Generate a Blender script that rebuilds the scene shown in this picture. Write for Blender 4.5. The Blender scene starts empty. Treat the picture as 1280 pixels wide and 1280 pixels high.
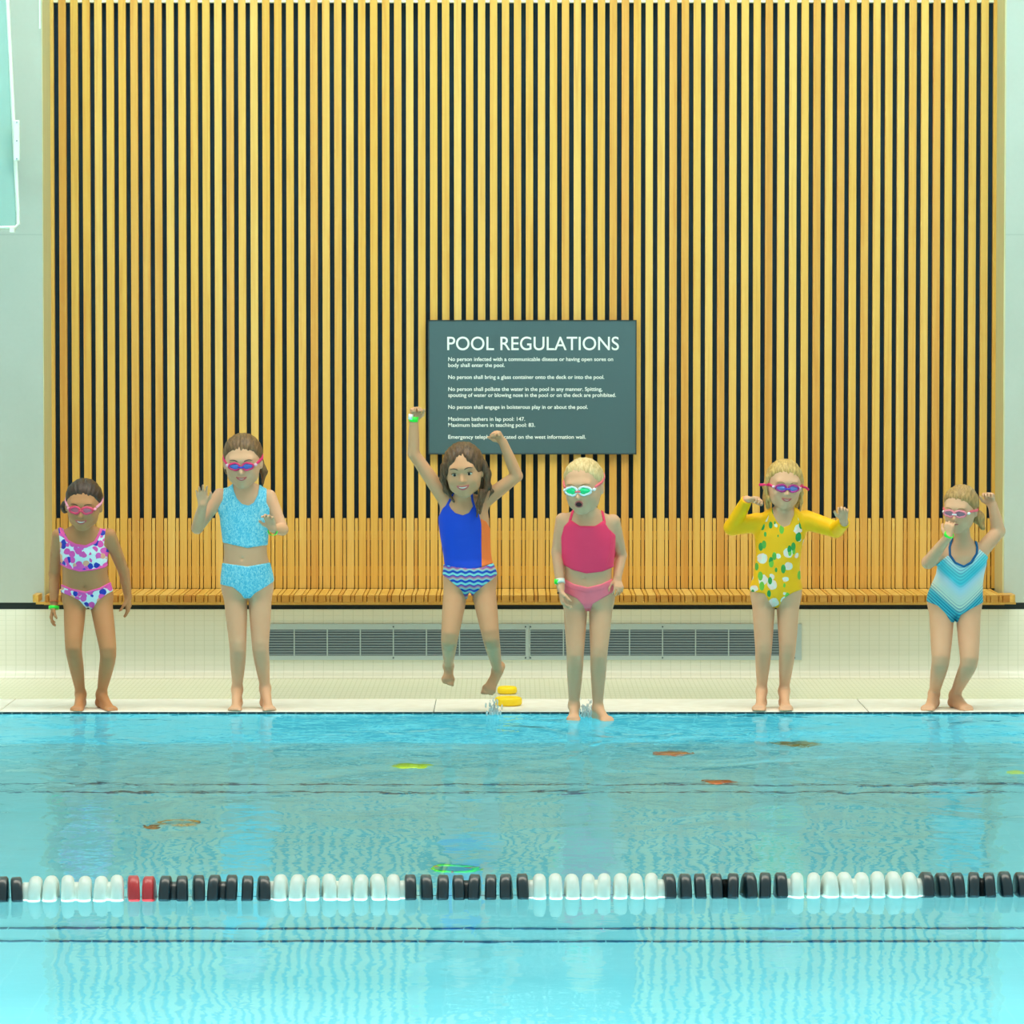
import bpy, bmesh, math, random
import numpy as np
from mathutils import Vector, Matrix

# ------------------------------------------------------------------ camera, sky, lamps, exposure
SC = bpy.context.scene
F = 5450.0                      # focal length in pixels of the 1280 px frame
CH = 1.78                       # eye height above the water
TH = math.atan(232 / F)
cam_d = bpy.data.cameras.new('camera'); cam_d.sensor_width = 36; cam_d.lens = F / 1280 * 36
cam_d.clip_end = 200
cam = bpy.data.objects.new('camera', cam_d); SC.collection.objects.link(cam)
cam.location = (0, 0, CH); cam.rotation_euler = (math.pi / 2 - TH, 0, 0)
SC.camera = cam

W = bpy.data.worlds.new('world'); SC.world = W; W.use_nodes = True
W.node_tree.nodes['Background'].inputs[0].default_value = (0.76, 1.0, 0.92, 1)
W.node_tree.nodes['Background'].inputs[1].default_value = 0.64

def area(name, loc, target, sx, sy, power, col):
    l = bpy.data.lights.new(name, 'AREA'); l.shape = 'RECTANGLE'; l.size = sx; l.size_y = sy
    l.energy = power; l.color = col
    o = bpy.data.objects.new(name, l); SC.collection.objects.link(o); o.location = loc
    o.rotation_euler = (Vector(target) - Vector(loc)).to_track_quat('-Z', 'Y').to_euler()
    return o
area('ceiling_panel_light', (0, 17.5, 8.5), (0, 20.5, 0.5), 12, 3.0, 760, (1.0, 0.92, 0.76))
area('skylight', (0, 19.6, 6.6), (0, 22.3, 3.2), 7, 0.8, 60, (0.50, 0.86, 1.0))
area('water_fill_light', (0, 7.56, -.62), (0, 20, -1.0), 22, .8, 3500, (.92, 1.0, .98))  # added fill light below the surface, unseen, to brighten the water
SC.view_settings.view_transform = 'Standard'; SC.view_settings.look = 'None'
SC.view_settings.gamma = 1; SC.view_settings.use_curve_mapping = False
SC.view_settings.exposure = 0.0
SC.cycles.use_denoising = True
SC.cycles.max_bounces = 10; SC.cycles.transmission_bounces = 6
SC.cycles.caustics_refractive = True; SC.cycles.caustics_reflective = True
SC.cycles.blur_glossy = 0.5

cT, sT = math.cos(TH), math.sin(TH)
def at(px, py, Y):
    """world point seen at pixel (px, py) lying at depth Y"""
    u = (px - 640) / F; v = (640 - py) / F
    t = Y / (cT + sT * v)
    return Vector((u * t, Y, CH + t * (-sT + cT * v)))
def proj(P):
    """world points (N,3) -> pixels"""
    y = P[:, 1]; z = P[:, 2] - CH
    d = y * cT - z * sT; v = y * sT + z * cT
    return 640 + F * P[:, 0] / d, 640 - F * v / d

# ------------------------------------------------------------------ helpers
def lin(c):
    return tuple(((x / 255) / 12.92 if x / 255 <= .04045 else ((x / 255 + .055) / 1.055) ** 2.4) for x in c)
def mat(name, col=(200, 200, 200), rough=.5, metal=0, spec=.5, **kw):
    m = bpy.data.materials.new(name); m.use_nodes = True
    b = m.node_tree.nodes['Principled BSDF']
    b.inputs['Base Color'].default_value = (*lin(col), 1)
    b.inputs['Roughness'].default_value = rough; b.inputs['Metallic'].default_value = metal
    b.inputs['Specular IOR Level'].default_value = spec
    for k, v in kw.items(): b.inputs[k].default_value = v
    return m
class NT:
    def __init__(s, m): s.t = m.node_tree; s.b = m.node_tree.nodes.get('Principled BSDF')
    def n(s, typ, **kw):
        x = s.t.nodes.new(typ)
        for k, v in kw.items(): setattr(x, k, v)
        return x
    def l(s, a, b): s.t.links.new(a, b)
    def coord(s, scale=(1, 1, 1), which='Object', loc=(0, 0, 0)):
        tc = s.n('ShaderNodeTexCoord'); mp = s.n('ShaderNodeMapping')
        mp.inputs['Scale'].default_value = scale; mp.inputs['Location'].default_value = loc
        s.l(tc.outputs[which], mp.inputs['Vector']); return mp.outputs['Vector']
    def noise(s, vec, scale=5, detail=3, rough=.5, dist=0):
        x = s.n('ShaderNodeTexNoise'); x.inputs['Scale'].default_value = scale
        x.inputs['Detail'].default_value = detail; x.inputs['Roughness'].default_value = rough
        x.inputs['Distortion'].default_value = dist
        if vec is not None: s.l(vec, x.inputs['Vector'])
        return x.outputs['Fac']
    def math(s, op, a, b=None, c=None):
        x = s.n('ShaderNodeMath', operation=op)
        for i, v in enumerate((a, b, c)):
            if v is None: continue
            if isinstance(v, (int, float)): x.inputs[i].default_value = v
            else: s.l(v, x.inputs[i])
        return x.outputs[0]
    def ramp(s, fac, stops, interp='LINEAR'):
        x = s.n('ShaderNodeValToRGB'); cr = x.color_ramp; cr.interpolation = interp
        while len(cr.elements) < len(stops): cr.elements.new(.5)
        for e, (p, c) in zip(cr.elements, stops): e.position = p; e.color = (*lin(c), 1)
        s.l(fac, x.inputs[0]); return x.outputs[0]
    def mix(s, fac, a, b, mode='MIX'):
        x = s.n('ShaderNodeMix', data_type='RGBA', blend_type=mode)
        for sock, v in ((x.inputs[0], fac), (x.inputs[6], a), (x.inputs[7], b)):
            if isinstance(v, (int, float)): sock.default_value = v
            elif isinstance(v, tuple): sock.default_value = (*lin(v), 1)
            else: s.l(v, sock)
        return x.outputs[2]
    def bump(s, h, strength=.3, dist=.01):
        x = s.n('ShaderNodeBump'); x.inputs['Strength'].default_value = strength
        x.inputs['Distance'].default_value = dist; s.l(h, x.inputs['Height'])
        s.l(x.outputs[0], s.b.inputs['Normal']); return x
    def base(s, c): s.l(c, s.b.inputs['Base Color'])
    def sep(s, vec):
        x = s.n('ShaderNodeSeparateXYZ'); s.l(vec, x.inputs[0]); return x.outputs

def link(o, parent=None):
    SC.collection.objects.link(o)
    if parent is not None: o.parent = parent
    return o
def tag(o, label=None, cat=None, group=None, kind=None):
    if label: o['label'] = label
    if cat: o['category'] = cat
    if group: o['group'] = group
    if kind: o['kind'] = kind
    return o
def empty(name, loc, label=None, cat=None, group=None, kind=None):
    o = bpy.data.objects.new(name, None); o.location = loc; o.empty_display_size = .1
    return tag(link(o), label, cat, group, kind)
def obj(name, me, m=None, parent=None, loc=(0, 0, 0)):
    if m is not None and len(me.materials) == 0: me.materials.append(m)
    o = bpy.data.objects.new(name, me); o.location = loc
    return link(o, parent)
def box_mesh(name, x0, x1, y0, y1, z0, z1, bev=0.0):
    bm = bmesh.new(); bmesh.ops.create_cube(bm, size=1)
    for v in bm.verts:
        v.co = Vector((x0 + (v.co.x + .5) * (x1 - x0), y0 + (v.co.y + .5) * (y1 - y0), z0 + (v.co.z + .5) * (z1 - z0)))
    if bev: bmesh.ops.bevel(bm, geom=bm.edges[:], offset=bev, segments=1, affect='EDGES')
    me = bpy.data.meshes.new(name); bm.to_mesh(me); bm.free(); return me
def box(name, b, m, parent=None, loc=(0, 0, 0), bev=0.0):
    return obj(name, box_mesh(name, *b, bev=bev), m, parent, loc)
def mesh_from(name, vs, fs, smooth=False):
    me = bpy.data.meshes.new(name); me.from_pydata([tuple(v) for v in vs], [], fs); me.update()
    if smooth: me.polygons.foreach_set('use_smooth', [True] * len(me.polygons))
    return me
def lathe_mesh(name, prof, axis='X', n=24, smooth=True):
    """prof: list of (position along axis, radius)"""
    vs, fs = [], []
    for (a, r) in prof:
        for k in range(n):
            t = 2 * math.pi * k / n
            p = (a, r * math.cos(t), r * math.sin(t))
            vs.append(p if axis == 'X' else (p[1], p[2], p[0]))
    for i in range(len(prof) - 1):
        for k in range(n):
            k2 = (k + 1) % n
            fs.append((i * n + k, i * n + k2, (i + 1) * n + k2, (i + 1) * n + k))
    fs.append(tuple(range(n))[::-1]); fs.append(tuple((len(prof) - 1) * n + k for k in range(n)))
    me = mesh_from(name, vs, fs, smooth)
    bm = bmesh.new(); bm.from_mesh(me); bmesh.ops.recalc_face_normals(bm, faces=bm.faces); bm.to_mesh(me); bm.free()
    return me
def tube_mesh(name, pts, rad, n=8, closed=False, flat=None):
    """rad: number or list; flat: (vector, factor) squashes the section along a vector"""
    pts = [Vector(p) for p in pts]; N = len(pts)
    if not hasattr(rad, '__len__'): rad = [rad] * N
    vs, fs = [], []; up = Vector((0.13, -.2, 1)).normalized()
    for i, p in enumerate(pts):
        a = pts[(i - 1) % N] if (closed or i > 0) else p
        b = pts[(i + 1) % N] if (closed or i < N - 1) else p
        t = (b - a).normalized()
        u = (up - t * up.dot(t))
        if u.length < .05: u = Vector((1, 0, 0)) - t * t.x
        u.normalize(); w = t.cross(u); 
        for k in range(n):
            an = 2 * math.pi * k / n
            o = (u * math.cos(an) + w * math.sin(an)) * rad[i]
            if flat: o -= flat[0] * o.dot(flat[0]) * (1 - flat[1])
            vs.append(p + o)
    for i in range(N if closed else N - 1):
        j = (i + 1) % N
        for k in range(n):
            k2 = (k + 1) % n
            fs.append((i * n + k, i * n + k2, j * n + k2, j * n + k))
    if not closed:
        fs.append(tuple(range(n))[::-1]); fs.append(tuple((N - 1) * n + k for k in range(n)))
    me = mesh_from(name, vs, fs, True)
    bm = bmesh.new(); bm.from_mesh(me); bmesh.ops.recalc_face_normals(bm, faces=bm.faces); bm.to_mesh(me); bm.free()
    return me
random.seed(7)

# ------------------------------------------------------------------ materials of the hall
def wood_mat(name, axis):
    m = mat(name, rough=.42, spec=.35); q = NT(m)
    oi = q.n('ShaderNodeObjectInfo')
    base = q.ramp(oi.outputs['Random'], [(0, (228, 170, 82)), (.15, (236, 192, 96)), (.45, (234, 184, 84)), (.7, (242, 202, 112)), (.9, (236, 190, 96)), (1, (224, 166, 76))])
    sc = {'Z': (40, 40, 1.2), 'Y': (40, 3, 40), 'X': (1.2, 40, 40)}[axis]
    tc = q.n('ShaderNodeTexCoord'); ad = q.n('ShaderNodeVectorMath', operation='MULTIPLY_ADD')
    cmb = q.n('ShaderNodeCombineXYZ')
    r = q.math('MULTIPLY', oi.outputs['Random'], 37.0)
    for i in range(3): q.l(r, cmb.inputs[i])
    q.l(tc.outputs['Object'], ad.inputs[0]); ad.inputs[1].default_value = sc; q.l(cmb.outputs[0], ad.inputs[2])
    f = q.noise(ad.outputs[0], 1.0, 4, .6, 1.2)
    dark = q.ramp(f, [(.25, (226, 206, 184)), (.5, (240, 236, 230)), (.75, (247, 247, 247))])
    q.base(q.mix(1.0, base, dark, 'MULTIPLY')); q.bump(f, .15, .002)
    return m
M_wood = wood_mat('pale_oak_upright', 'Z'); M_woody = wood_mat('oak_seat', 'Y'); M_woodx = wood_mat('oak_rail', 'X')
M_back = mat('black_acoustic_cloth', (22, 40, 50), .8, spec=.2)
q = NT(M_back); q.base(q.ramp(q.noise(q.coord((30, 30, 3)), 6, 3), [(.3, (52, 80, 98)), (.7, (64, 94, 114))]))
def concrete(name, c1, c2):
    m = mat(name, rough=.6, spec=.3); q = NT(m)
    v = q.coord((1, 1, .5)); f = q.noise(v, 1.6, 5, .6)
    g = q.noise(q.coord(), 60, 2)
    c = q.mix(q.math('MULTIPLY', g, .12), q.ramp(f, [(.3, c1), (.7, c2)]), (150, 160, 150))
    z = q.sep(q.coord())[2]
    j = q.math('LESS_THAN', q.math('ABSOLUTE', q.math('SUBTRACT', z, CH + 115 / 250)), .0035)
    q.base(q.mix(q.math('MULTIPLY', j, .25), c, (130, 150, 140)))
    q.bump(f, .1, .01); return m
M_conc = concrete('pale_concrete', (180, 192, 180), (192, 202, 192))
M_jamb = mat('jamb_paint', (206, 204, 158), .5)
q = NT(M_jamb); q.base(q.ramp(q.noise(q.coord((60, 60, 2)), 1.5, 3), [(.3, (196, 194, 146)), (.7, (212, 210, 166))]))
def tiles(name, c1, c2, grout, tw, th, axes=(0, 2), gap=.08, rough=.25):
    m = mat(name, rough=rough, spec=.45); q = NT(m)
    s = q.sep(q.coord()); a, b = s[axes[0]], s[axes[1]]
    def line(v, w, g):
        f = q.math('FRACT', q.math('DIVIDE', q.math('ADD', v, 50.0), w))
        return q.math('GREATER_THAN', q.math('ABSOLUTE', q.math('SUBTRACT', f, .5)), .5 - g / 2)
    g = q.math('MAXIMUM', line(a, tw, gap), line(b, th, gap))
    n = q.ramp(q.noise(q.coord(), .9, 4), [(.35, c1), (.65, c2)])
    q.base(q.mix(q.math('MULTIPLY', g, .38), n, grout))
    q.bump(q.math('SUBTRACT', 1.0, g), .25, .003); return m
M_wtile = tiles('white_mosaic_wall', (240, 242, 226), (246, 246, 232), (206, 212, 190), .05, .025)
M_ftile = tiles('cream_ribbed_floor_tile', (226, 226, 196), (232, 230, 204), (186, 188, 156), .024, .115, (0, 1), .22)
M_cope = mat('white_coping_stone', (246, 243, 232), .45); 
q = NT(M_cope); q.base(q.ramp(q.noise(q.coord(), 14, 4), [(.3, (238, 234, 222)), (.7, (250, 248, 240))]))
M_dark = mat('dark_joint', (38, 52, 54), .7)
M_gut = tiles('dark_gutter_tile', (40, 74, 82), (30, 58, 70), (170, 190, 180), .045, .03, (0, 2), .16)
M_steel = mat('brushed_steel', (190, 208, 210), .38, .2)
M_louv = mat('grey_louvre', (140, 156, 166), .45, .3)
M_vback = mat('vent_inside', (84, 104, 114), .8)
M_sign = mat('slate_sign_face', (72, 100, 104), .45, spec=.3)
M_signb = mat('dark_sign_edge', (44, 60, 60), .5)
M_white = mat('white_lettering', (236, 246, 240), .5)

# ------------------------------------------------------------------ hall shell
YE, YC, YB, YS = 20.0, 20.66, 21.92, 22.28      # pool edge, coping back, bench base, slat face
ZD = .012
PB = .356                                        # top of the tiled base
S_ = F / YS
def xs(px): return (px - 640) / S_
floor = box('floor', (-14, 14, YC, YB + .5, -.5, ZD), M_ftile); tag(floor, kind='structure')
bx = -14.36
while bx < 14:
    box('coping_stone', (bx + .0015, bx + 1.9985, YE, YC - .002, .005, ZD), M_cope, floor, bev=.003); bx += 2.0
box('gutter_tile_strip', (-14, 14, YE - .003, YC, -.3, ZD - .0062), M_gut, floor)
base = box('wall_lower', (-14, 14, YB, YB + .5, -.2, PB), M_wtile); tag(base, kind='structure')
near = box('floor', (-14, 14, -3, 7.5, -.5, ZD), M_ftile); tag(near, kind='structure')
# slope: small cove at the foot of the tiled wall
vs = []; fs = []
for i in range(7):
    a = i / 6 * math.pi / 2
    for X in (-14, 14): vs.append((X, YB - .06 + .06 * math.sin(a), ZD + .001 + .06 * (1 - math.cos(a))))
for i in range(6): fs.append((2 * i, 2 * i + 1, 2 * i + 3, 2 * i + 2))
obj('cove_tile', mesh_from('cove_tile', vs, fs, True), M_wtile, base)
trim = box('trim_1', (-14, 14, YB + .02, YB + .5, PB, .392), M_dark); tag(trim, kind='structure')
JL, JR = (54 - 640) / (F / YB), (1256 - 640) / (F / YB)
wl = box('wall_left', (-14, JL, YB, YB + .6, .39, 8.2), M_conc); tag(wl, kind='structure')
wr = box('wall_right', (JR, 14, YB, YB + .6, .39, 8.2), M_conc); tag(wr, kind='structure')
wb = box('wall_back', (JL, JR, YS + .12, YB + .6, .3, 8.2), M_conc); tag(wb, kind='structure')
j1 = box('trim_2', (JL, xs(64.6), YB + .004, YS + .1, .392, 3.9), M_jamb); tag(j1, kind='structure')
j2 = box('trim_3', (xs(1244.2), JR, YB + .004, YS + .1, .392, 3.9), M_jamb); tag(j2, kind='structure')
ce = box('ceiling', (-14, 14, 20.9, YB + .7, 8.2, 8.4), M_conc); tag(ce, kind='structure')
# thin white strip painting a streak of light at the left jamb top
b1 = box('jamb_glint', (-2.368, -2.361, YB - .006, YB, 3.27, 3.9), M_white); tag(b1, kind='structure')

# ------------------------------------------------------------------ slatted timber wall
ZT = at(640, 3, YS).z
sw = empty('slatted_wall_panel', (0, YS, .44), 'tall timber slat wall of pale oak battens over black backing', 'wall panel')
def part(name, me, m, parent, loc=(0, 0, 0)):
    o = obj(name, me, m, parent, (loc[0] - parent.location.x, loc[1] - parent.location.y, loc[2] - parent.location.z)); return o
part('backing', box_mesh('backing', xs(64.6), xs(1244.2), .085, .115, .38 , ZT), M_back, sw, (0, YS, 0))
PIT = .061037; X0 = xs(72.1)
me_s = box_mesh('slat', -.0187, .0187, 0, .04, .44, 3.9, bev=.0012)
me_n = box_mesh('narrow_slat', -.0079, .0079, -.002, .036, .44, at(640, 648, YS).z, bev=.001)
me_e = box_mesh('end_slat', -.0092, .0092, 0, .04, .44, 3.9, bev=.001)
for k in range(78): part('slat', me_s, M_wood, sw, (X0 + (k + .5) * PIT, YS + random.uniform(0, .002), 0))
for k in range(79): part('narrow_slat', me_n, M_wood, sw, (X0 + k * PIT + random.uniform(-.0006, .0006), YS, 0))
part('slat', me_e, M_wood, sw, (X0 - .0224, YS, 0)); part('slat', me_e, M_wood, sw, (X0 + 78 * PIT + .0224, YS, 0))
for (pa, pb) in ((664, 675), (708, 720)):
    part('rail', box_mesh('rail', xs(65), xs(1244), .012, .03, at(0, pb, YS).z, at(0, pa, YS).z), M_woodx, sw, (0, YS, 0))
part('head_rail', box_mesh('head_rail', xs(65), xs(1244), .006, .06, ZT, ZT + .25), mat('pale_head_rail', (232, 232, 196), .5), sw, (0, YS, 0))

# ------------------------------------------------------------------ bench
SF = 21.72; ZS = .440
bench = empty('bench', (0, SF, .0), 'long oak bench with slatted seat along the timber wall', 'bench')
def blen(px, Y): return (px - 640) / (F / Y)
XL, XR = blen(51, SF), blen(1267, SF)
w_me = box_mesh('seat_slat', -.0187, .0187, 0, YS - SF - .014, ZS - .036, ZS, bev=.002)
n_me = box_mesh('narrow_seat_slat', -.0079, .0079, 0, YS - SF - .014, ZS - .036, ZS, bev=.0015)
f_me = box_mesh('short_seat_slat', -.0187, .0187, 0, .19, ZS - .036, ZS, bev=.002)
M_end = wood_mat('oak_end_grain_shaded', 'X')  # end grain, darkened to paint in the shade on the seat fronts
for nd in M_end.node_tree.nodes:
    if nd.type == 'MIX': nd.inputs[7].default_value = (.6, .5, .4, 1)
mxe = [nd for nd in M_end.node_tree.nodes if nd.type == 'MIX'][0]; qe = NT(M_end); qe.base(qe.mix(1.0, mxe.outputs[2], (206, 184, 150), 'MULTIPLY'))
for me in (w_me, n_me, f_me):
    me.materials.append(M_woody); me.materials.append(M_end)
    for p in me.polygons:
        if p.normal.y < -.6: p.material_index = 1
for k in range(-1, 80):
    x = X0 + (k + .5) * PIT
    if x - .02 > XL and x + .02 < XR:
        inn = 0 <= k < 78
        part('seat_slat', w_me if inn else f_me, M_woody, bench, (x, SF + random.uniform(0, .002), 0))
    xn = X0 + k * PIT
    if xn > XL + .01 and xn < XR - .01:
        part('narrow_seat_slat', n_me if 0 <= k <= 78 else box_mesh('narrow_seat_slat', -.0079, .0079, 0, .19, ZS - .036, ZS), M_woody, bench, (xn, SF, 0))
for (xa, xb, sg) in ((XL, X0 - PIT - .03, -1), (X0 + 79 * PIT - .0, XR, 1)):      # rounded end blocks
    w = max(.03, xb - xa); cx = (xa + xb) / 2; vs = []; n = 10
    for z in (ZS - .036, ZS):
        for i in range(n + 1):
            a = i / n * math.pi / 2
            vs.append((cx + sg * (w / 2 - w * .6 + w * .6 * math.sin(a)), .03 - .03 * math.cos(a), z))
        vs.append((cx + sg * w / 2, .19, z)); vs.append((cx - sg * w / 2, .19, z)); vs.append((cx - sg * w / 2, 0, z))
    nn = n + 4; fs = [tuple(range(nn)), tuple(range(2 * nn - 1, nn - 1, -1))] + [(i, (i + 1) % nn, nn + (i + 1) % nn, nn + i) for i in range(nn)]
    part('end_block', mesh_from('end_block', vs, fs), M_woody, bench, (0, SF, 0))
part('front_rail', box_mesh('front_rail', xs(58), xs(1256), .03, .07, .392, ZS - .037), M_woodx, bench, (0, SF, 0))
part('under_rail', box_mesh('under_rail', xs(66), xs(1244), .10, .19, .385, ZS - .037), M_woodx, bench, (0, SF, 0))

# ------------------------------------------------------------------ sign
s0, s1 = at(536, 567, YS - .03), at(795, 401, YS - .03)
sign = empty('sign', (s0.x, YS - .03, s0.z), 'dark grey pool regulations sign with white lettering on the slats', 'sign')
part('sign_panel', box_mesh('sign_panel', s0.x, s1.x, 0, .02, s0.z, s1.z, bev=.002), M_sign, sign, (0, YS - .03, 0))
fw = .005
for (a, b, c, d) in ((s0.x - .003, s1.x + .003, s1.z - .002, s1.z + .004), (s0.x - .003, s1.x + .003, s0.z - .004, s0.z + .002),
                     (s0.x - .003, s0.x + .003, s0.z, s1.z), (s1.x - .003, s1.x + .003, s0.z, s1.z)):
    part('edge_strip', box_mesh('edge_strip', a, b, -.002, .028, c, d), M_signb, sign, (0, YS - .03, 0))
def lettering(txt, px, py_base, width_px, parent, Yt, m, capH=None, bold=0.0):
    cu = bpy.data.curves.new('lettering', 'FONT'); cu.body = txt; cu.extrude = .0006; cu.offset = bold; cu.size = 1
    o = bpy.data.objects.new('tmp', cu); SC.collection.objects.link(o)
    bpy.context.view_layer.update()
    me = bpy.data.meshes.new_from_object(o.evaluated_get(bpy.context.evaluated_depsgraph_get()))
    bpy.data.objects.remove(o)
    co = np.array([v.co[:] for v in me.vertices]); w = co[:, 0].max() - co[:, 0].min()
    sc = width_px / (F / Yt) / w; hs = capH / (F / Yt) / .729 if capH else sc
    p = at(px, py_base, Yt); x0 = co[:, 0].min()
    for v in me.vertices:
        x, y, z = v.co; v.co = (p.x + (x - x0) * sc, Yt - z * .6, p.z + y * hs)
    me.name = 'lettering'; me.materials.clear()
    o2 = obj('lettering', me, m, parent, tuple(-c for c in parent.location)); return o2
YT_ = YS - .0315
L = [('POOL REGULATIONS', 559, 437.5, 214.5, 17.5, .006),
     ('No person infected with a communicable disease or having open sores on', 560.3, 451.2, 206, 4.9, .014),
     ('body shall enter the pool.', 560.3, 458.7, 70.5, 4.9, .014),
     ('No person shall bring a glass container onto the deck or into the pool.', 560.3, 473.6, 195, 4.9, .014),
     ('No person shall pollute the water in the pool in any manner. Spitting,', 560.3, 488.6, 192.5, 4.9, .014),
     ('spouting of water or blowing nose in the pool or on the deck are prohibited.', 560.3, 496.1, 209.5, 4.9, .014),
     ('No person shall engage in boisterous play in or about the pool.', 560.3, 511, 174.5, 4.9, .014),
     ('Maximum bathers in lap pool: 147.', 560.3, 526, 96, 4.9, .014),
     ('Maximum bathers in teaching pool: 83.', 560.3, 533.5, 108.5, 4.9, .014),
     ('Emergency telephone located on the west information wall.', 560.3, 548.4, 172, 4.9, .014)]
for t in L: lettering(t[0], t[1], t[2], t[3], sign, YT_, M_white, t[4], t[5])

# ------------------------------------------------------------------ vents in the tiled base
def vent(xa, xb, divs, label):
    Yv = YB - .012
    a = at(xa, 825, Yv); b = at(xb, 780, Yv); g0 = at(xa, 819.5, Yv).z; g1 = at(xa, 787, Yv).z
    v = empty('vent_grille', (a.x, Yv, a.z), label, 'vent', 'steel vents under the bench')
    xi0 = at(divs[0], 800, Yv).x; xi1 = at(divs[-1], 800, Yv).x
    for bb in ((a.x, b.x, g1, b.z), (a.x, b.x, a.z, g0), (a.x, xi0, g0, g1), (xi1, b.x, g0, g1)):
        if bb[1] - bb[0] > .001: part('frame', box_mesh('frame', bb[0], bb[1], 0, .012, bb[2], bb[3]), M_steel, v, (0, Yv, 0))
    part('grille_back', box_mesh('grille_back', xi0, xi1, .009, .012, g0, g1), M_vback, v, (0, Yv, 0))
    nl = 10
    for i in range(nl):
        z = g0 + (i + .5) / nl * (g1 - g0)
        part('louvre', box_mesh('louvre', xi0, xi1, .002, .008, z - .0042, z + .0042), M_louv, v, (0, Yv, 0))
    for d in divs[1:-1]:
        x = at(d, 800, Yv).x; part('divider', box_mesh('divider', x - .003, x + .003, -.001, .009, g0, g1), M_steel, v, (0, Yv, 0))
    sc_me = lathe_mesh('screw', [(0, .004), (.003, .004)], 'X', 8)
    for d in divs[::4]:
        for zz in ((b.z + g1) / 2, (a.z + g0) / 2):
            o = part('screw', sc_me, M_vback, v, (at(d, 800, Yv).x, Yv - .001, zz)); o.rotation_euler = (0, 0, -math.pi / 2)
    return v
vent(322, 661.3, [326.5 + 41.3 * i for i in range(9)], 'steel wall vent under the bench, left of the centre joint')
vent(661.7, 1002, [663 + 41.3 * i for i in range(9)], 'steel wall vent under the bench, right of the centre joint')

# ------------------------------------------------------------------ wall-hung clear board, upper left
Yq = 21.0
bd = empty('backboard', at(10, 285, Yq), 'clear acrylic board with white edge frame on the upper left concrete wall', 'panel')
P = [at(-150, 286, Yq), at(19, 284.5, Yq + .25), at(23, 280, Yq + .25), at(22, 262, Yq + .25), at(9.5, 0, Yq + .25), at(6, -90, Yq + .25), at(-150, -90, Yq)]
o0 = bd.location
Pl = [p - o0 for p in P]
vs = Pl + [p + Vector((0, .012, 0)) for p in Pl]; n = len(Pl)
M_acr = mat('clear_acrylic', (190, 232, 226), .12, spec=.5); M_acr.node_tree.nodes['Principled BSDF'].inputs['Transmission Weight'].default_value = .55
M_frame = mat('white_frame', (232, 244, 232), .4)
obj('acrylic_panel', mesh_from('acrylic_panel', vs, [tuple(range(n)), tuple(range(2 * n - 1, n - 1, -1))] + [(i, (i + 1) % n, n + (i + 1) % n, n + i) for i in range(n)]), M_acr, bd)
obj('frame', tube_mesh('frame', Pl, .010, 8, closed=True), M_frame, bd)
q0, q1 = at(17, 201, Yq + .2), at(24, 150, Yq + .2)
br = box('bracket', (q0.x - o0.x, q1.x - o0.x, .2, .22, q0.z - o0.z, q1.z - o0.z), M_frame, bd, bev=.003)
for zz in (q0.z + .03, q1.z - .05): box('wall_arm', (q0.x - o0.x - .10, q0.x - o0.x - .075, .22, .92, zz - o0.z, zz + .025 - o0.z), M_frame, bd)
for py in (153, 176, 198.5):
    p = at(21, py, Yq + .2) - o0
    o = obj('bolt', lathe_mesh('bolt', [(0, .004), (.006, .003)], 'X', 8), M_louv, br, (p.x, p.y, p.z)); o.rotation_euler = (0, 0, -math.pi / 2)
p = at(16, 289, Yq + .25) - o0
obj('lug', box_mesh('lug', p.x - .01, p.x + .012, .2, .24, p.z - .006, p.z + .014), M_frame, bd)

# ------------------------------------------------------------------ pool
M_pool = tiles('turquoise_pool_tile', (142, 218, 226), (156, 224, 232), (172, 232, 238), .15, .15, (0, 1), .04, .5)
pool = []
PD = 1.25
bm = bmesh.new()
v = [bm.verts.new(c) for c in [(-14, 7.5, -PD), (14, 7.5, -PD), (14, YE + .002, -PD), (-14, YE + .002, -PD), (-14, 7.5, -.002), (14, 7.5, -.002), (14, YE + .002, -.002), (-14, YE + .002, -.002)]]
for f in ((0, 1, 2, 3), (3, 2, 6, 7), (0, 3, 7, 4), (2, 1, 5, 6), (1, 0, 4, 5)): bm.faces.new([v[i] for i in f])
bmesh.ops.recalc_face_normals(bm, faces=bm.faces); bmesh.ops.reverse_faces(bm, faces=bm.faces)
me = bpy.data.meshes.new('pool_basin'); bm.to_mesh(me); bm.free()
basin = obj('pool_basin', me, M_pool); tag(basin, kind='structure')
M_pwall = tiles('deep_turquoise_wall_tile', (52, 164, 182), (60, 172, 190), (110, 196, 206), .15, .15, (0, 2), .05, .5)
obj('end_wall_tiles', box_mesh('end_wall_tiles', -13.9, 13.9, YE - .01, YE - .004, -PD, -.012), M_pwall, basin)
M_line = tiles('navy_line_tile', (10, 84, 120), (16, 98, 136), (50, 130, 160), .15, .15, (0, 1), .06, .5)
for y in (18.02, 18.30, 13.95, 14.22):
    me = box_mesh('line_tile', 0, .146, -.02, .02, -PD, -PD + .004)
    for k in range(44): obj('line_tile', me, M_line, basin, (-3.3 + k * .15, y, 0))
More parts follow.
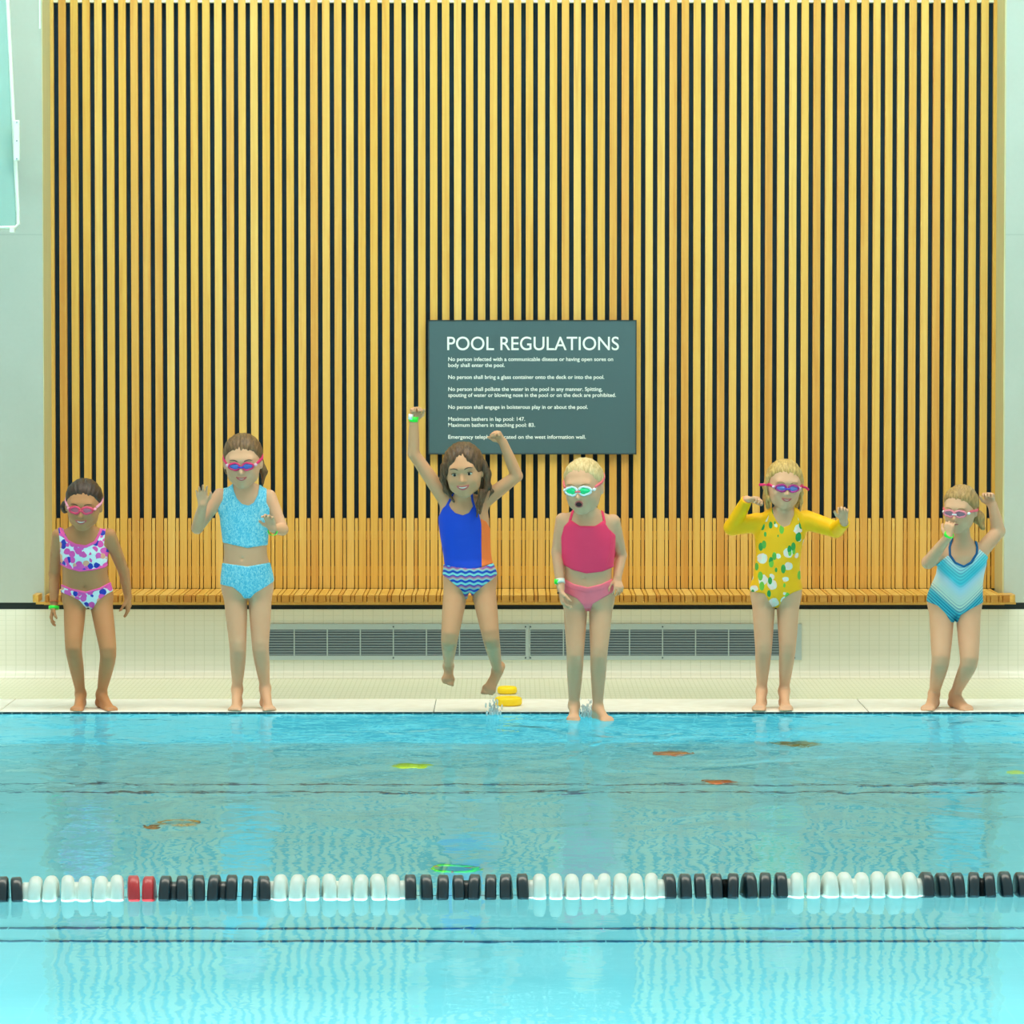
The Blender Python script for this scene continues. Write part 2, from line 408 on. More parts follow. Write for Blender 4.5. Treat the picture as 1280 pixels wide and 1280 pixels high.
# water surface
M_water = bpy.data.materials.new('pool_water'); M_water.use_nodes = True
q = NT(M_water); q.t.nodes.remove(q.b)
out = q.t.nodes['Material Output']
gl = q.n('ShaderNodeBsdfGlossy'); gl.inputs['Roughness'].default_value = .03; gl.inputs['Color'].default_value = (.40, .60, .64, 1)
rf = q.n('ShaderNodeBsdfRefraction'); rf.inputs['IOR'].default_value = 1.333; rf.inputs['Roughness'].default_value = .0; rf.inputs['Color'].default_value = (.92, 1.0, 1.0, 1)
fr = q.n('ShaderNodeFresnel'); fr.inputs['IOR'].default_value = 1.333
mx = q.n('ShaderNodeMixShader'); q.l(fr.outputs[0], mx.inputs[0]); q.l(rf.outputs[0], mx.inputs[1]); q.l(gl.outputs[0], mx.inputs[2])
q.l(mx.outputs[0], out.inputs['Surface'])
w1 = q.noise(q.coord((1.0, .55, 1)), 2.2, 2, .5, .6)
w2 = q.noise(q.coord((1.0, .8, 1), loc=(3, 7, 0)), 9, 2, .5, .8)
yy = q.sep(q.coord())[1]
amp = q.math('ADD', .23, q.math('MULTIPLY', q.math('MINIMUM', q.math('MAXIMUM', q.math('DIVIDE', q.math('SUBTRACT', yy, 13.0), 6.0), 0.0), 1.0), 1.7))
h = q.math('MULTIPLY', amp, q.math('ADD', q.math('MULTIPLY', w1, 1.0), q.math('MULTIPLY', w2, .13)))
bp = q.n('ShaderNodeBump'); bp.inputs['Strength'].default_value = 1; bp.inputs['Distance'].default_value = .014; q.l(h, bp.inputs['Height'])
for nd in (gl, rf, fr): q.l(bp.outputs[0], nd.inputs['Normal'])
water = obj('water_surface', mesh_from('water_surface', [(-14, 7.5, 0), (14, 7.5, 0), (14, YE + .003, 0), (-14, YE + .003, 0)], [(0, 1, 2, 3)]), M_water)
tag(water, 'clear turquoise rippled water filling the swimming pool', 'water', kind='stuff')

# ------------------------------------------------------------------ lane line
YL = 13.60
ll = empty('lane_line', (0, YL, 0), 'floating lane line with black, white and red discs', 'lane line')
ll.rotation_euler = (0, 0, .036)
M_ball = {'w': mat('white_plastic', (244, 248, 240), .3), 'k': mat('black_plastic', (16, 40, 50), .28, spec=.7), 'r': mat('red_plastic', (216, 56, 62), .3)}
pw = [(-.0205, .02), (-.0205, .052), (-.019, .064), (-.013, .072), (-.005, .0755), (.005, .0755), (.013, .072), (.019, .064), (.0205, .052), (.0205, .02)]
pk = [(-.018, .02), (-.018, .058), (-.0165, .068), (-.0125, .0735), (.0125, .0735), (.0165, .068), (.018, .058), (.018, .02)]
disc = {'w': lathe_mesh('float_disc', pw, 'X', 28), 'k': lathe_mesh('float_disc', pk, 'X', 28), 'r': lathe_mesh('float_disc', pk, 'X', 28)}
hub = lathe_mesh('hub', [(-.024, .02), (-.02, .045), (-.01, .055), (.01, .055), (.02, .045), (.024, .02)], 'X', 20)
for k in 'wkr': disc[k].materials.append(M_ball[k])
hubs = {k: hub.copy() for k in 'wk'}
for k in 'wk': hubs[k].materials.append(M_ball[k])
def lx(px): return (px - 640) / (F / YL)
segs = [('k', -3, 6, 4), ('k', 20, 20, 1)]
cen = []
cen += [('k', 3), ('k', 21)]
cen += [('w', x) for x in (43, 63, 84, 105, 125, 145)]
cen += [('r', 166), ('r', 186)]
cen += [('k', x) for x in (206, 227, 247, 267, 288, 308, 328)]
x = 350
for col in 'wkwkwk':
    for i in range(8):
        cen.append((col, x)); x += 20.2 if not (i == 7) else (20.6 if col == 'w' else 21.2)
tilt = random.Random(3)
for (col, px) in cen:
    if px > 1330: continue
    o = obj('float_disc', disc[col], None, ll, (lx(px), tilt.uniform(-.002, .002), -.008 + tilt.uniform(-.002, .002)))
    o.rotation_euler = (0, tilt.uniform(-.05, .05), tilt.uniform(-.10, .10))
    if col == 'r': tag(o, 'red disc')
for (col, px) in [('w', 33), ('w', 94), ('w', 135), ('k', 217), ('k', 278), ('w', 341)]:
    obj('coupler', hubs[col], None, ll, (lx(px), 0, -.008))
x = 350
for col in 'wkwkwk':
    for i in (3.5, 7.55 if col == 'w' else 3.5):
        if x + i * 20.2 < 1320: obj('coupler', hubs[col], None, ll, (lx(x + i * 20.2), 0, -.008))
    if col == 'w' and x > 400: obj('coupler', hubs['w'], None, ll, (lx(x - 10), 0, -.008))
    x += 8 * 20.2 + (.4 if col == 'w' else 1.0)
obj('cable', tube_mesh('cable', [(-7, 0, -.006), (7, 0, -.006)], .005, 8), mat('blue_cable', (40, 70, 120), .5), ll)
# end of the hall
# ================================================================== people: distance-field modelling
V3 = lambda *a: np.array(a, dtype=np.float64)
def smin(a, b, k):
    h = np.clip(.5 + .5 * (b - a) / k, 0, 1); return b * (1 - h) + a * h - k * h * (1 - h)
def smax(a, b, k): return -smin(-a, -b, k)
def cone(a, b, r1, r2):
    a = np.array(a, float); b = np.array(b, float); ab = b - a; L2 = float(ab @ ab) + 1e-12
    def f(P):
        pa = P - a; t = np.clip(pa @ ab / L2, 0, 1)
        return np.linalg.norm(pa - t[:, None] * ab, axis=1) - (r1 + (r2 - r1) * t)
    f.lo = np.minimum(a - r1, b - r2); f.hi = np.maximum(a + r1, b + r2); return f
def ell(c, r, R=None):
    c = np.array(c, float); r = np.array(r, float); m = r.max()
    def f(P):
        q = P - c
        if R is not None: q = q @ R
        k0 = np.linalg.norm(q / r, axis=1); k1 = np.linalg.norm(q / (r * r), axis=1) + 1e-9
        return k0 * (k0 - 1) / k1
    f.lo = c - m; f.hi = c + m; return f
def U(fs, k):
    """smooth union with bounding-box culling"""
    fs = list(fs)
    def f(P):
        d = None
        for g in fs:
            if d is None: d = g(P); continue
            lo = g.lo - k - .012; hi = g.hi + k + .012
            m = np.all((P > lo) & (P < hi), axis=1)
            if m.any():
                d[m] = smin(d[m], g(P[m]), k)
            n = ~m
            if n.any():
                # outside the box only a lower bound is needed
                e = np.linalg.norm(np.maximum(np.maximum(g.lo - P[n], P[n] - g.hi), 0), axis=1) + .004
                d[n] = np.minimum(d[n], e)
        return d
    f.lo = np.min([g.lo for g in fs], axis=0); f.hi = np.max([g.hi for g in fs], axis=0); return f
def wrap(fn, lo, hi):
    fn.lo = np.array(lo, float); fn.hi = np.array(hi, float); return fn
def surface_net(f, lo, hi, h):
    lo = np.array(lo, float) - 2.5 * h; hi = np.array(hi, float) + 2.5 * h
    B = 6; nb = np.ceil((hi - lo) / (B * h)).astype(int)
    gi = np.stack(np.meshgrid(*[np.arange(n) for n in nb], indexing='ij'), -1).reshape(-1, 3)
    cc = lo + (gi + .5) * B * h
    d = f(cc); act = np.abs(d) < B * h * 1.15 + .008
    N = nb * B; D = np.full(N, 1.0, dtype=np.float32)
    D6 = D.reshape(nb[0], B, nb[1], B, nb[2], B)
    neg = d < 0
    for s_, val in ((neg & ~act, -1.0),):
        g = gi[s_]
        if len(g): D6[g[:, 0], :, g[:, 1], :, g[:, 2], :] = val
    ga = gi[act]; off = np.stack(np.meshgrid(*[np.arange(B)] * 3, indexing='ij'), -1).reshape(-1, 3)
    for c0 in range(0, len(ga), 700):
        gg = ga[c0:c0 + 700]
        idx = (gg[:, None, :] * B + off[None]).reshape(-1, 3)
        D[idx[:, 0], idx[:, 1], idx[:, 2]] = f(lo + idx * h)
    s = D < 0
    c = np.zeros(np.array(D.shape) - 1, dtype=np.int8)
    for i in (0, 1):
        for j in (0, 1):
            for k in (0, 1):
                c += s[i:i + c.shape[0], j:j + c.shape[1], k:k + c.shape[2]]
    cell = np.argwhere((c > 0) & (c < 8))
    if len(cell) == 0: return np.zeros((0, 3)), []
    vid = np.full(c.shape, -1, dtype=np.int64); vid[tuple(cell.T)] = np.arange(len(cell))
    acc = np.zeros((len(cell), 3)); cnt = np.zeros(len(cell))
    cor = [(i, j, k) for i in (0, 1) for j in (0, 1) for k in (0, 1)]
    for a in range(8):
        for b in range(a + 1, 8):
            if sum(x != y for x, y in zip(cor[a], cor[b])) != 1: continue
            pa = cell + cor[a]; pb = cell + cor[b]
            da = D[tuple(pa.T)].astype(float); db = D[tuple(pb.T)].astype(float)
            m = (da < 0) != (db < 0); t = da[m] / (da[m] - db[m])
            acc[m] += pa[m] + t[:, None] * (pb[m] - pa[m]); cnt[m] += 1
    V = lo + acc / cnt[:, None] * h
    quads = []
    for ax in range(3):
        o = [0, 0, 0]; o[ax] = 1
        A = s[:-1, :-1, :-1] if False else s
        sl0 = [slice(None)] * 3; sl1 = [slice(None)] * 3; sl0[ax] = slice(0, -1); sl1[ax] = slice(1, None)
        e = np.argwhere(A[tuple(sl0)] != A[tuple(sl1)])
        b_, c_ = [(1, 2), (2, 0), (0, 1)][ax]
        e = e[(e[:, b_] > 0) & (e[:, c_] > 0) & (e[:, b_] < c.shape[b_]) & (e[:, c_] < c.shape[c_])]
        eb = np.zeros(3, int); eb[b_] = 1; ec = np.zeros(3, int); ec[c_] = 1
        q4 = [vid[tuple((e - x).T)] for x in (eb * 0, eb, eb + ec, ec)]
        q4 = np.stack(q4, 1); flip = ~A[tuple(e.T)]
        q4[flip] = q4[flip][:, ::-1]
        quads.append(q4[(q4 >= 0).all(1)])
    return V, np.concatenate(quads)
def net_obj(name, f, m, parent, h=.004, lo=None, hi=None, smooth=2):
    V, Q = surface_net(f, f.lo if lo is None else lo, f.hi if hi is None else hi, h)
    if len(V) == 0: print('EMPTY', name); return None
    # light tangential smoothing
    if smooth:
        e = np.concatenate([Q[:, [0, 1]], Q[:, [1, 2]], Q[:, [2, 3]], Q[:, [3, 0]]]); e = np.concatenate([e, e[:, ::-1]])
        for _ in range(smooth):
            acc = np.zeros_like(V); cn = np.zeros(len(V)); 
            for ax in range(3): acc[:, ax] = np.bincount(e[:, 0], V[e[:, 1], ax], len(V))
            cn = np.bincount(e[:, 0], minlength=len(V)); V = V * .55 + .45 * acc / np.maximum(cn, 1)[:, None]
    pl = np.array(parent_world(parent)); V = V - pl
    me = bpy.data.meshes.new(name)
    me.vertices.add(len(V)); me.vertices.foreach_set('co', V.astype(np.float32).ravel())
    me.loops.add(len(Q) * 4); me.loops.foreach_set('vertex_index', Q.astype(np.int32).ravel())
    me.polygons.add(len(Q)); me.polygons.foreach_set('loop_start', np.arange(0, len(Q) * 4, 4, dtype=np.int32))
    me.polygons.foreach_set('use_smooth', np.ones(len(Q), dtype=bool))
    me.update(calc_edges=True); me.validate()
    return obj(name, me, m, parent)
def parent_world(p):
    v = Vector((0, 0, 0))
    while p is not None: v += p.location; p = p.parent
    return v
def tube_w(name, pts, rad, m, parent, **kw):
    o = parent_world(parent); return obj(name, tube_mesh(name, [Vector(p) - o for p in pts], rad, **kw), m, parent)

PX = 1 / 271.0                                   # metres per pixel at the children
def W3(px, py, Y): return np.array(at(px, py, Y)[:])
def poly_sdf(pts):
    pts = np.array(pts, float)
    def f(u, v):
        d = np.full(len(u), 1e9); s = np.ones(len(u)); n = len(pts)
        for i in range(n):
            a = pts[i]; b = pts[i - 1]; e = b - a; wx = u - a[0]; wy = v - a[1]
            t = np.clip((wx * e[0] + wy * e[1]) / (e @ e), 0, 1)
            d = np.minimum(d, (wx - e[0] * t) ** 2 + (wy - e[1] * t) ** 2)
            c1 = v >= a[1]; c2 = v < b[1]; c3 = e[0] * wy > e[1] * wx
            fl = (c1 & c2 & c3) | (~c1 & ~c2 & ~c3); s[fl] *= -1
        return s * np.sqrt(d) * PX
    return f
def line_sdf(pts, w):
    pts = np.array(pts, float)
    def f(u, v):
        d = np.full(len(u), 1e9)
        for a, b in zip(pts[:-1], pts[1:]):
            e = b - a; wx = u - a[0]; wy = v - a[1]; t = np.clip((wx * e[0] + wy * e[1]) / (e @ e), 0, 1)
            d = np.minimum(d, (wx - e[0] * t) ** 2 + (wy - e[1] * t) ** 2)
        return (np.sqrt(d) - w) * PX
    return f
def cloth(body, region, t=.0035, edge=.003):
    """a garment: the body's surface pushed out by t inside a region drawn on the front view"""
    def f(P):
        u, v = proj(P); r = region(u, v); return smax(body(P) - t, r, edge)
    f.lo = body.lo; f.hi = body.hi; return f
def pxbox(f, x0, y0, x1, y1, Y, d=.3):
    a = W3(x0, y1, Y); b = W3(x1, y0, Y)
    return (np.array([a[0] - .03, Y - d, a[2] - .03]), np.array([b[0] + .03, Y + d, b[2] + .03]))

# ------------------------------------------------------------------ materials for people
def skin(name, c, c2):
    m = mat(name, c, .5, spec=.35); q = NT(m)
    f = q.noise(q.coord(), 9, 3); q.base(q.mix(f, c, c2)); q.b.inputs['Subsurface Weight'].default_value = .06
    q.b.inputs['Subsurface Radius'].default_value = (.02, .008, .005); return m
SK = {'tan': skin('tan_skin', (200, 142, 96), (190, 128, 84)), 'fair': skin('fair_skin', (226, 178, 142), (218, 164, 128)),
      'mid': skin('warm_skin', (216, 164, 124), (208, 152, 112))}
def hairmat(name, c1, c2):
    m = mat(name, rough=.45, spec=.4); q = NT(m)
    f = q.noise(q.coord((60, 18, 9)), 3, 3, .6, .8); q.base(q.ramp(f, [(.32, c1), (.68, c2)])); q.bump(f, .5, .004); return m
H_dark = hairmat('dark_brown_hair', (44, 30, 24), (78, 56, 42))
H_brown = hairmat('brown_hair', (78, 54, 34), (136, 102, 66))
H_long = hairmat('long_brown_hair', (60, 42, 30), (118, 88, 60))
H_blond = hairmat('pale_blond_hair', (190, 156, 100), (234, 208, 156))
H_blond2 = hairmat('wet_blond_hair', (164, 126, 66), (222, 186, 112))
H_sandy = hairmat('sandy_hair', (140, 104, 58), (196, 158, 100))
M_eye = mat('eye_white', (214, 212, 200), .2); M_iris = mat('dark_iris', (44, 30, 22), .15)
M_lip = mat('lip', (196, 96, 92), .4); M_mouth = mat('mouth_inside', (50, 16, 20), .6); M_teeth = mat('teeth', (240, 238, 226), .25)
M_brow = mat('brown_eyebrow', (88, 62, 44), .7); M_browl = mat('fair_eyebrow', (170, 130, 86), .7)
M_band = mat('neon_green_wristband', (60, 250, 70), .35); M_bandw = mat('white_wristband_tab', (240, 244, 236), .4)

def rot(yaw, pitch, roll):
    return np.array((Matrix.Rotation(math.radians(yaw), 3, 'Z') @ Matrix.Rotation(math.radians(pitch), 3, 'X') @ Matrix.Rotation(math.radians(roll), 3, 'Y')))

class Head:
    """local frame: x to the picture's right, -y towards the face, z up, unit = head height"""
    def __init__(s, c, H, yaw=0, pitch=0, roll=0, ears=True):
        s.c = np.array(c, float); s.H = H; s.R = rot(yaw, pitch, roll)
        s.prims = []
        E = lambda c, r: ell(s.w(c), np.array(r) * H, s.R)
        s.sk = U([E((0, .07, .13), (.345, .41, .365)), E((0, -.09, -.08), (.285, .27, .33)),
                  E((0, .02, -.10), (.31, .28, .26))], .10 * H)
        s.det = U([s.sk, E((.14, -.235, -.135), (.11, .10, .10)), E((-.14, -.235, -.135), (.11, .10, .10)),
                   E((0, -.215, -.375), (.14, .115, .095)), E((.15, -.06, -.28), (.12, .14, .11)), E((-.15, -.06, -.28), (.12, .14, .11)),
                   E((0, -.30, .115), (.20, .06, .05)), E((0, -.30, -.245), (.10, .07, .06))], .10 * H)
        nose = U([cone(s.w((0, -.335, .01)), s.w((0, -.41, -.115)), .028 * H, .042 * H),
                  E((.045, -.36, -.125), (.032, .035, .028)), E((-.045, -.36, -.125), (.032, .035, .028))], .02 * H)
        earsf = [E((sx * .345, .03, -.05), (.035, .075, .105)) for sx in (-1, 1)] if ears else []
        sock = [E((sx * .135, -.415, .005), (.085, .085, .05)) for sx in (-1, 1)]
        s.cut = []
        def f(P):
            d = smin(s.det(P), nose(P), .03 * H)
            for g in sock: d = smax(d, -g(P), .035 * H)
            for g in earsf: d = smin(d, g(P), .015 * H)
            for g in s.cut: d = smax(d, -g(P), .008 * H)
            return d
        s.f = wrap(f, s.c - .62 * H, s.c + .62 * H)
    def w(s, p): return s.c + s.R @ (np.array(p, float) * s.H)
    def loc(s, P): return (P - s.c) @ s.R / s.H
    def surf(s, x, z, out=0.0):
        ys = np.linspace(-.62, .1, 260); P = np.array([s.w((x, y, z)) for y in ys]); d = s.f(P)
        i = int(np.argmax(d < 0)); return (x, ys[i] - out, z)
    def onf(s, x, z, out=0.0): return s.w(s.surf(x, z, out))

def face(h, root, body_mat, kind='smile', brow=M_brow, eyes=True):
    H = h.H
    n = -h.R[:, 1]
    if eyes:
        for sx in (-1, 1):
            c = h.w((sx * .135, h.surf(sx * .135, .0)[1] + .030, .0))
            e = net_obj('eye', ell(c, np.array((.058, .05, .028)) * H, h.R), M_eye, root, .0016, smooth=1)
            net_obj('iris', ell(c + n * .036 * H - h.R[:, 2] * .004 * H, np.array((.027, .02, .028)) * H, h.R), M_iris, root, .0012, smooth=1)
            tube_w('upper_eyelid', [h.w((sx * .135 + x, h.surf(sx * .135, 0)[1] - .012 + 2.2 * x * x, .034 - 5 * x * x)) for x in np.linspace(-.065, .065, 9)], .007 * H, M_brow, root)
    for sx in (-1, 1):
        pts = [h.onf(sx * (.135 + x), .125 - 4.0 * (x - .01) ** 2, .004) for x in np.linspace(-.075, .08, 8)]
        tube_w('eyebrow', pts, [.005 * H, .010 * H, .011 * H, .011 * H, .010 * H, .009 * H, .007 * H, .004 * H], brow, root)
    if kind in ('smile', 'grin'):
        wd = .115 if kind == 'grin' else .10; op = .050 if kind == 'grin' else .032
        xs_ = np.linspace(-wd, wd, 11)
        up = [(x, -.222 + .020 * (x / wd) ** 2) for x in xs_]
        lo_ = [(x, -.222 + .020 * (x / wd) ** 2 - op * (1 - (x / wd) ** 2)) for x in xs_]
        pu = [h.onf(x, z, .008) for x, z in up]; pl = [h.onf(x, z, .008) for x, z in lo_]
        o = np.array(parent_world(root))
        def strip(a, b, name, m, push):
            vs = [p - o + n * push for p in a] + [p - o + n * push for p in b]; k = len(a)
            obj(name, mesh_from(name, vs, [(i, i + 1, k + i + 1, k + i) for i in range(k - 1)], True), m, root)
        strip(pu, pl, 'mouth', M_mouth, .0006)
        pm = [a * .35 + b * .65 for a, b in zip(pu, pl)]
        strip(pu[1:-1], pm[1:-1], 'teeth', M_teeth, .0014)
        tube_w('upper_lip', [p + n * .0008 for p in pu], [.006 * H] + [.011 * H] * 9 + [.006 * H], M_lip, root)
        tube_w('lower_lip', [p + n * .0008 - h.R[:, 2] * .004 * H for p in pl], [.006 * H] + [.014 * H] * 9 + [.006 * H], M_lip, root)
    if kind == 'open':
        c = h.onf(0, -.245, 0)
        net_obj('mouth', ell(c - n * .004, np.array((.062, .05, .048)) * H, h.R), M_mouth, root, .002)
        pts = [h.onf(.066 * math.cos(a), -.245 + .052 * math.sin(a), .006) for a in np.linspace(0, 2 * math.pi, 16, endpoint=False)]
        tube_w('lips', pts, .014 * H, M_lip, root, closed=True)
    if kind == 'closed':
        pts = [h.onf(x, -.235 + 1.2 * x * x, .004) for x in np.linspace(-.08, .08, 9)]
        tube_w('lips', pts, [.005 * H] + [.012 * H] * 7 + [.005 * H], M_lip, root)

HL = {'pulled': [(0, .300), (25, .285), (45, .22), (62, .10), (76, .04), (95, .06), (112, -.12), (150, -.32), (180, -.36)],
      'part': [(0, .36), (14, .29), (28, .15), (42, .00), (55, -.16), (70, -.26), (95, -.30), (180, -.36)],
      'high': [(0, .345), (25, .325), (45, .25), (62, .13), (76, .06), (95, .07), (112, -.10), (150, -.32), (180, -.36)]}
def hair(h, root, m, extra=(), line='pulled', thick=.032, name='hair', groove=.005, part_x=None, side=0.0):
    H = h.H
    cap = U([ell(h.w((0, .08, .13)), (np.array((.345, .41, .365)) + thick) * H, h.R), ell(h.w((0, .16, -.08)), np.array((.29, .24, .28)) * H, h.R)], .06 * H)
    ex = U(extra, .012) if extra else None
    ta = np.array(HL[line])
    def f(P):
        q = h.loc(P)
        th = np.degrees(np.abs(np.arctan2(q[:, 0], -(q[:, 1] - .05))))
        ang = np.arctan2(q[:, 0], q[:, 2] * .6 + .55 + q[:, 1] * .5)
        wob = .010 * np.sin(ang * 31 + 1.3) + .006 * np.sin(ang * 67)
        zz = q[:, 2] - np.interp(th, ta[:, 0], ta[:, 1]) + side * q[:, 0] + wob
        tp = np.clip(zz / .16, 0, 1); tp = 1 - tp * (2 - tp)
        d = cap(P) + tp * (thick - .006) * H
        d = smax(d, -zz * .75 * H, .012 * H)
        gr = (np.sin(ang * 58 + 2.5 * np.sin(q[:, 1] * 7)) + .6 * np.sin(ang * 23 + 5 * q[:, 1])) * groove * H * .8
        if part_x is not None: gr = gr + .016 * H * np.exp(-((q[:, 0] - part_x) / .016) ** 2) * (q[:, 1] < .2)
        d = d + gr
        if ex is not None: d = smin(d, ex(P) + gr * .8, .012)
        return d
    lo = h.c - .66 * H; hi = h.c + .66 * H
    if ex is not None: lo = np.minimum(lo, ex.lo); hi = np.maximum(hi, ex.hi)
    return net_obj(name, wrap(f, lo, hi), m, root, .0032, smooth=1)

def goggles(h, root, m_frame, m_lens, m_bridge, m_strap, m_clip=None, zc=.0, rx=.105, rz=.072, sx0=.128, strap=(0.0, .0), ring=.018, tails=None):
    """a pair of goggles on head h: frame ring, lens, bridge and strap round the head"""
    H = h.H; n = -h.R[:, 1]
    g = obj('goggles', tube_mesh('goggles', [Vector(h.w((x, h.surf(.0, zc)[1] - .02 - .0 * x, zc - .01)) - np.array(parent_world(root))) for x in (-.05, -.02, .02, .05)], .016 * H, 8), m_bridge, root)
    o = np.array(parent_world(root))
    for sx in (-1, 1):
        yl = h.surf(sx * .128, zc + .06)[1]
        yo = h.surf(sx * .22, zc)[1]
        pts = []
        for a in np.linspace(0, 2 * math.pi, 22, endpoint=False):
            x = sx * (sx0 + rx * math.cos(a)); z = zc + rz * math.sin(a) * (1.0 if math.cos(a) < 0 else .82)
            t = (abs(x) - .03) / .2
            pts.append(h.w((x, yl * (1 - t * .35) + (yo + .01) * t * .35 - .03, z)))
        c = np.mean(pts, axis=0)
        fr = obj('goggle_frame', tube_mesh('goggle_frame', [Vector(p - o) for p in pts], ring * H, 8, closed=True), m_frame, g)
        fs = [(0, i + 1, (i + 1) % 22 + 1) for i in range(22)]
        # skirt reaching back to the face
        vs = []; fs2 = []
        for p in pts: vs.append(p - o)
        for p in pts: vs.append(p - o - n * .05 * H)
        for i in range(22): j = (i + 1) % 22; fs2.append((i, j, 22 + j, 22 + i))
        obj('skirt', mesh_from('skirt', vs, fs2, True), m_frame, g)
        vs = [c - o + n * .020 * H] + [c - o + (p - c) * .62 + n * .014 * H for p in pts] + [p - o for p in pts]
        fs = [(0, i + 1, (i + 1) % 22 + 1) for i in range(22)] + [(i + 1, 23 + i, 23 + (i + 1) % 22, (i + 1) % 22 + 1) for i in range(22)]
        obj('lens', mesh_from('lens', vs, fs, True), m_lens, g)
        if m_clip:
            cc = h.w((sx * (sx0 + rx + .03), yo * .72 + yl * .15 - .0, zc))
            net_obj('strap_clip', ell(cc, np.array((.038, .05, .030)) * H, h.R), m_clip, g, .0022)
    z0, sl = strap; hh = h.f
    cap = ell(h.w((0, .08, .13)), (np.array((.345, .41, .365)) + .036) * H, h.R); low = ell(h.w((0, .05, -.06)), np.array((.335, .36, .30)) * H, h.R)
    def f(P):
        q = h.loc(P); d = smin(cap(P), low(P), .03 * H) - .006 * H; d = smin(d, hh(P) - .012 * H, .01)
        d = np.maximum(d, np.abs(q[:, 2] - (zc + z0 + sl * (q[:, 1] + .2))) * H - .026 * H)
        return np.maximum(d, (-.20 - q[:, 1]) * H)
    f = wrap(f, h.c - .52 * H, h.c + .52 * H)
    net_obj('strap', f, m_strap, g, .003, smooth=1)
    return g

def wristband(c, d, r, w, m, root, name='wristband'):
    d = np.array(d, float) / np.linalg.norm(d); a = np.cross(d, [0.3, .2, 1.]); a /= np.linalg.norm(a); b = np.cross(d, a)
    o = np.array(parent_world(root)); vs, fs = [], []; n = 20
    for (t, rr) in ((-w / 2, r), (-w / 2, r + .0025), (w / 2, r + .0025), (w / 2, r)):
        for k in range(n):
            an = 2 * math.pi * k / n; vs.append(c - o + d * t + (a * math.cos(an) + b * math.sin(an)) * rr)
    for i in range(4):
        for k in range(n):
            j = (i + 1) % 4; k2 = (k + 1) % n; fs.append((i * n + k, i * n + k2, j * n + k2, j * n + k))
    return obj(name, mesh_from(name, vs, fs, True), m, root)

def unit(v): v = np.array(v, float); return v / np.linalg.norm(v)
def hand(wr, d, palm, thumb, s=1.0, curl=25, spread=6, tcurl=30, curls=None):
    """wr wrist, d direction of the fingers, palm = normal out of the palm, thumb=+1/-1 side (d x palm)"""
    d = unit(d); palm = np.array(palm, float); palm = unit(palm - d * (palm @ d)); side = np.cross(d, palm) * thumb
    P = []; out = []
    kn = [(.024, .064), (.009, .069), (-.007, .066), (-.021, .059)]
    ln = [.050, .056, .052, .041]; rr = [.0072, .0074, .0071, .0062]
    for i, (sx, ly) in enumerate(kn):
        k = wr + (side * sx + d * ly) * s
        out.append(cone(wr + side * sx * .55 * s + d * .004 * s, k, .0115 * s, .0098 * s))
        c = math.radians(curls[i] if curls else curl * (1 + .08 * i)); sp = math.radians(spread) * (1.5 - i)
        dd = unit(d * math.cos(sp) + side * math.sin(sp)); a = 0; p = k
        for j, fr in enumerate((.44, .32, .24)):
            a += c * (.9 if j == 0 else 1.0)
            v = dd * math.cos(a) + palm * math.sin(a); q = p + v * ln[i] * fr * s
            P.append(cone(p, q, rr[i] * s * (1 - .06 * j), rr[i] * s * (1 - .06 * (j + 1)))); p = q
    body = U(out, .008 * s)
    tb = wr + side * .018 * s + d * .016 * s; ta = math.radians(48)
    v1 = unit(side * math.sin(ta) + d * math.cos(ta) + palm * .35)
    t1 = tb + v1 * .034 * s; a2 = math.radians(48 - tcurl)
    v2 = unit(side * math.sin(a2) + d * math.cos(a2) + palm * .55)
    t2 = t1 + v2 * .027 * s; v3 = unit(v2 + palm * .4 - side * .25); t3 = t2 + v3 * .014 * s
    th = U([cone(tb, t1, .0125 * s, .0088 * s), cone(t1, t2, .0085 * s, .0076 * s), cone(t2, t3, .0076 * s, .0062 * s)], .004)
    fingers = U(P, .0012)
    def f(Pt):
        return smin(smin(body(Pt), fingers(Pt), .005 * s), th(Pt), .008 * s)
    return wrap(f, np.min([body.lo, fingers.lo, th.lo], 0), np.max([body.hi, fingers.hi, th.hi], 0))

def foot(an, toe, s=1.0, floor_z=None, down=None, up=None):
    """an ankle joint, toe = tip of the big toes; sole lies below the line between them"""
    an = np.array(an, float); toe = np.array(toe, float)
    up = unit([0, 0, 1]) if up is None else unit(up)
    sole = an - up * (.050 * s if floor_z is None else (an[2] - floor_z - .012))
    d = toe - sole; L = np.linalg.norm(d); d = d / L; up2 = unit(up - d * (up @ d)); side = np.cross(d, up2)
    heel = sole - d * .028 * s + up2 * .010
    ball = sole + d * (L - .040 * s) + up2 * .004
    a = [cone(an, heel + d * .012, .024 * s, .023 * s), cone(an + d * .01, ball, .027 * s, .015 * s),
         cone(heel, ball - side * .014 * s, .021 * s, .014 * s), cone(sole + d * .04, ball + side * .016 * s, .018 * s, .014 * s),
         cone(ball - side * .018 * s, ball + side * .020 * s, .0145 * s, .0125 * s)]
    m = U(a, .018)
    toes = []
    for i in range(5):
        sx = (-.024 + .0122 * i) * s * FOOT_SIDE[0]
        r = (.0098, .0074, .0070, .0066, .0062)[i] * s; l = (.036, .034, .030, .026, .021)[i] * s
        b = ball + side * sx; toes.append(cone(b, b + d * l - up2 * .004, r, r * .9))
    t = U(toes, .0015)
    def f(P):
        v = smin(m(P), t(P), .006)
        return v
    return wrap(f, np.minimum(m.lo, t.lo), np.maximum(m.hi, t.hi))
FOOT_SIDE = [1]
def belly(J, g, px, py):
    ys = np.linspace(-.25, .1, 300); b = J(px, py, 0); P = np.array([b + (0, y, 0) for y in ys]); return P[int(np.argmax(g(P) < 0))]

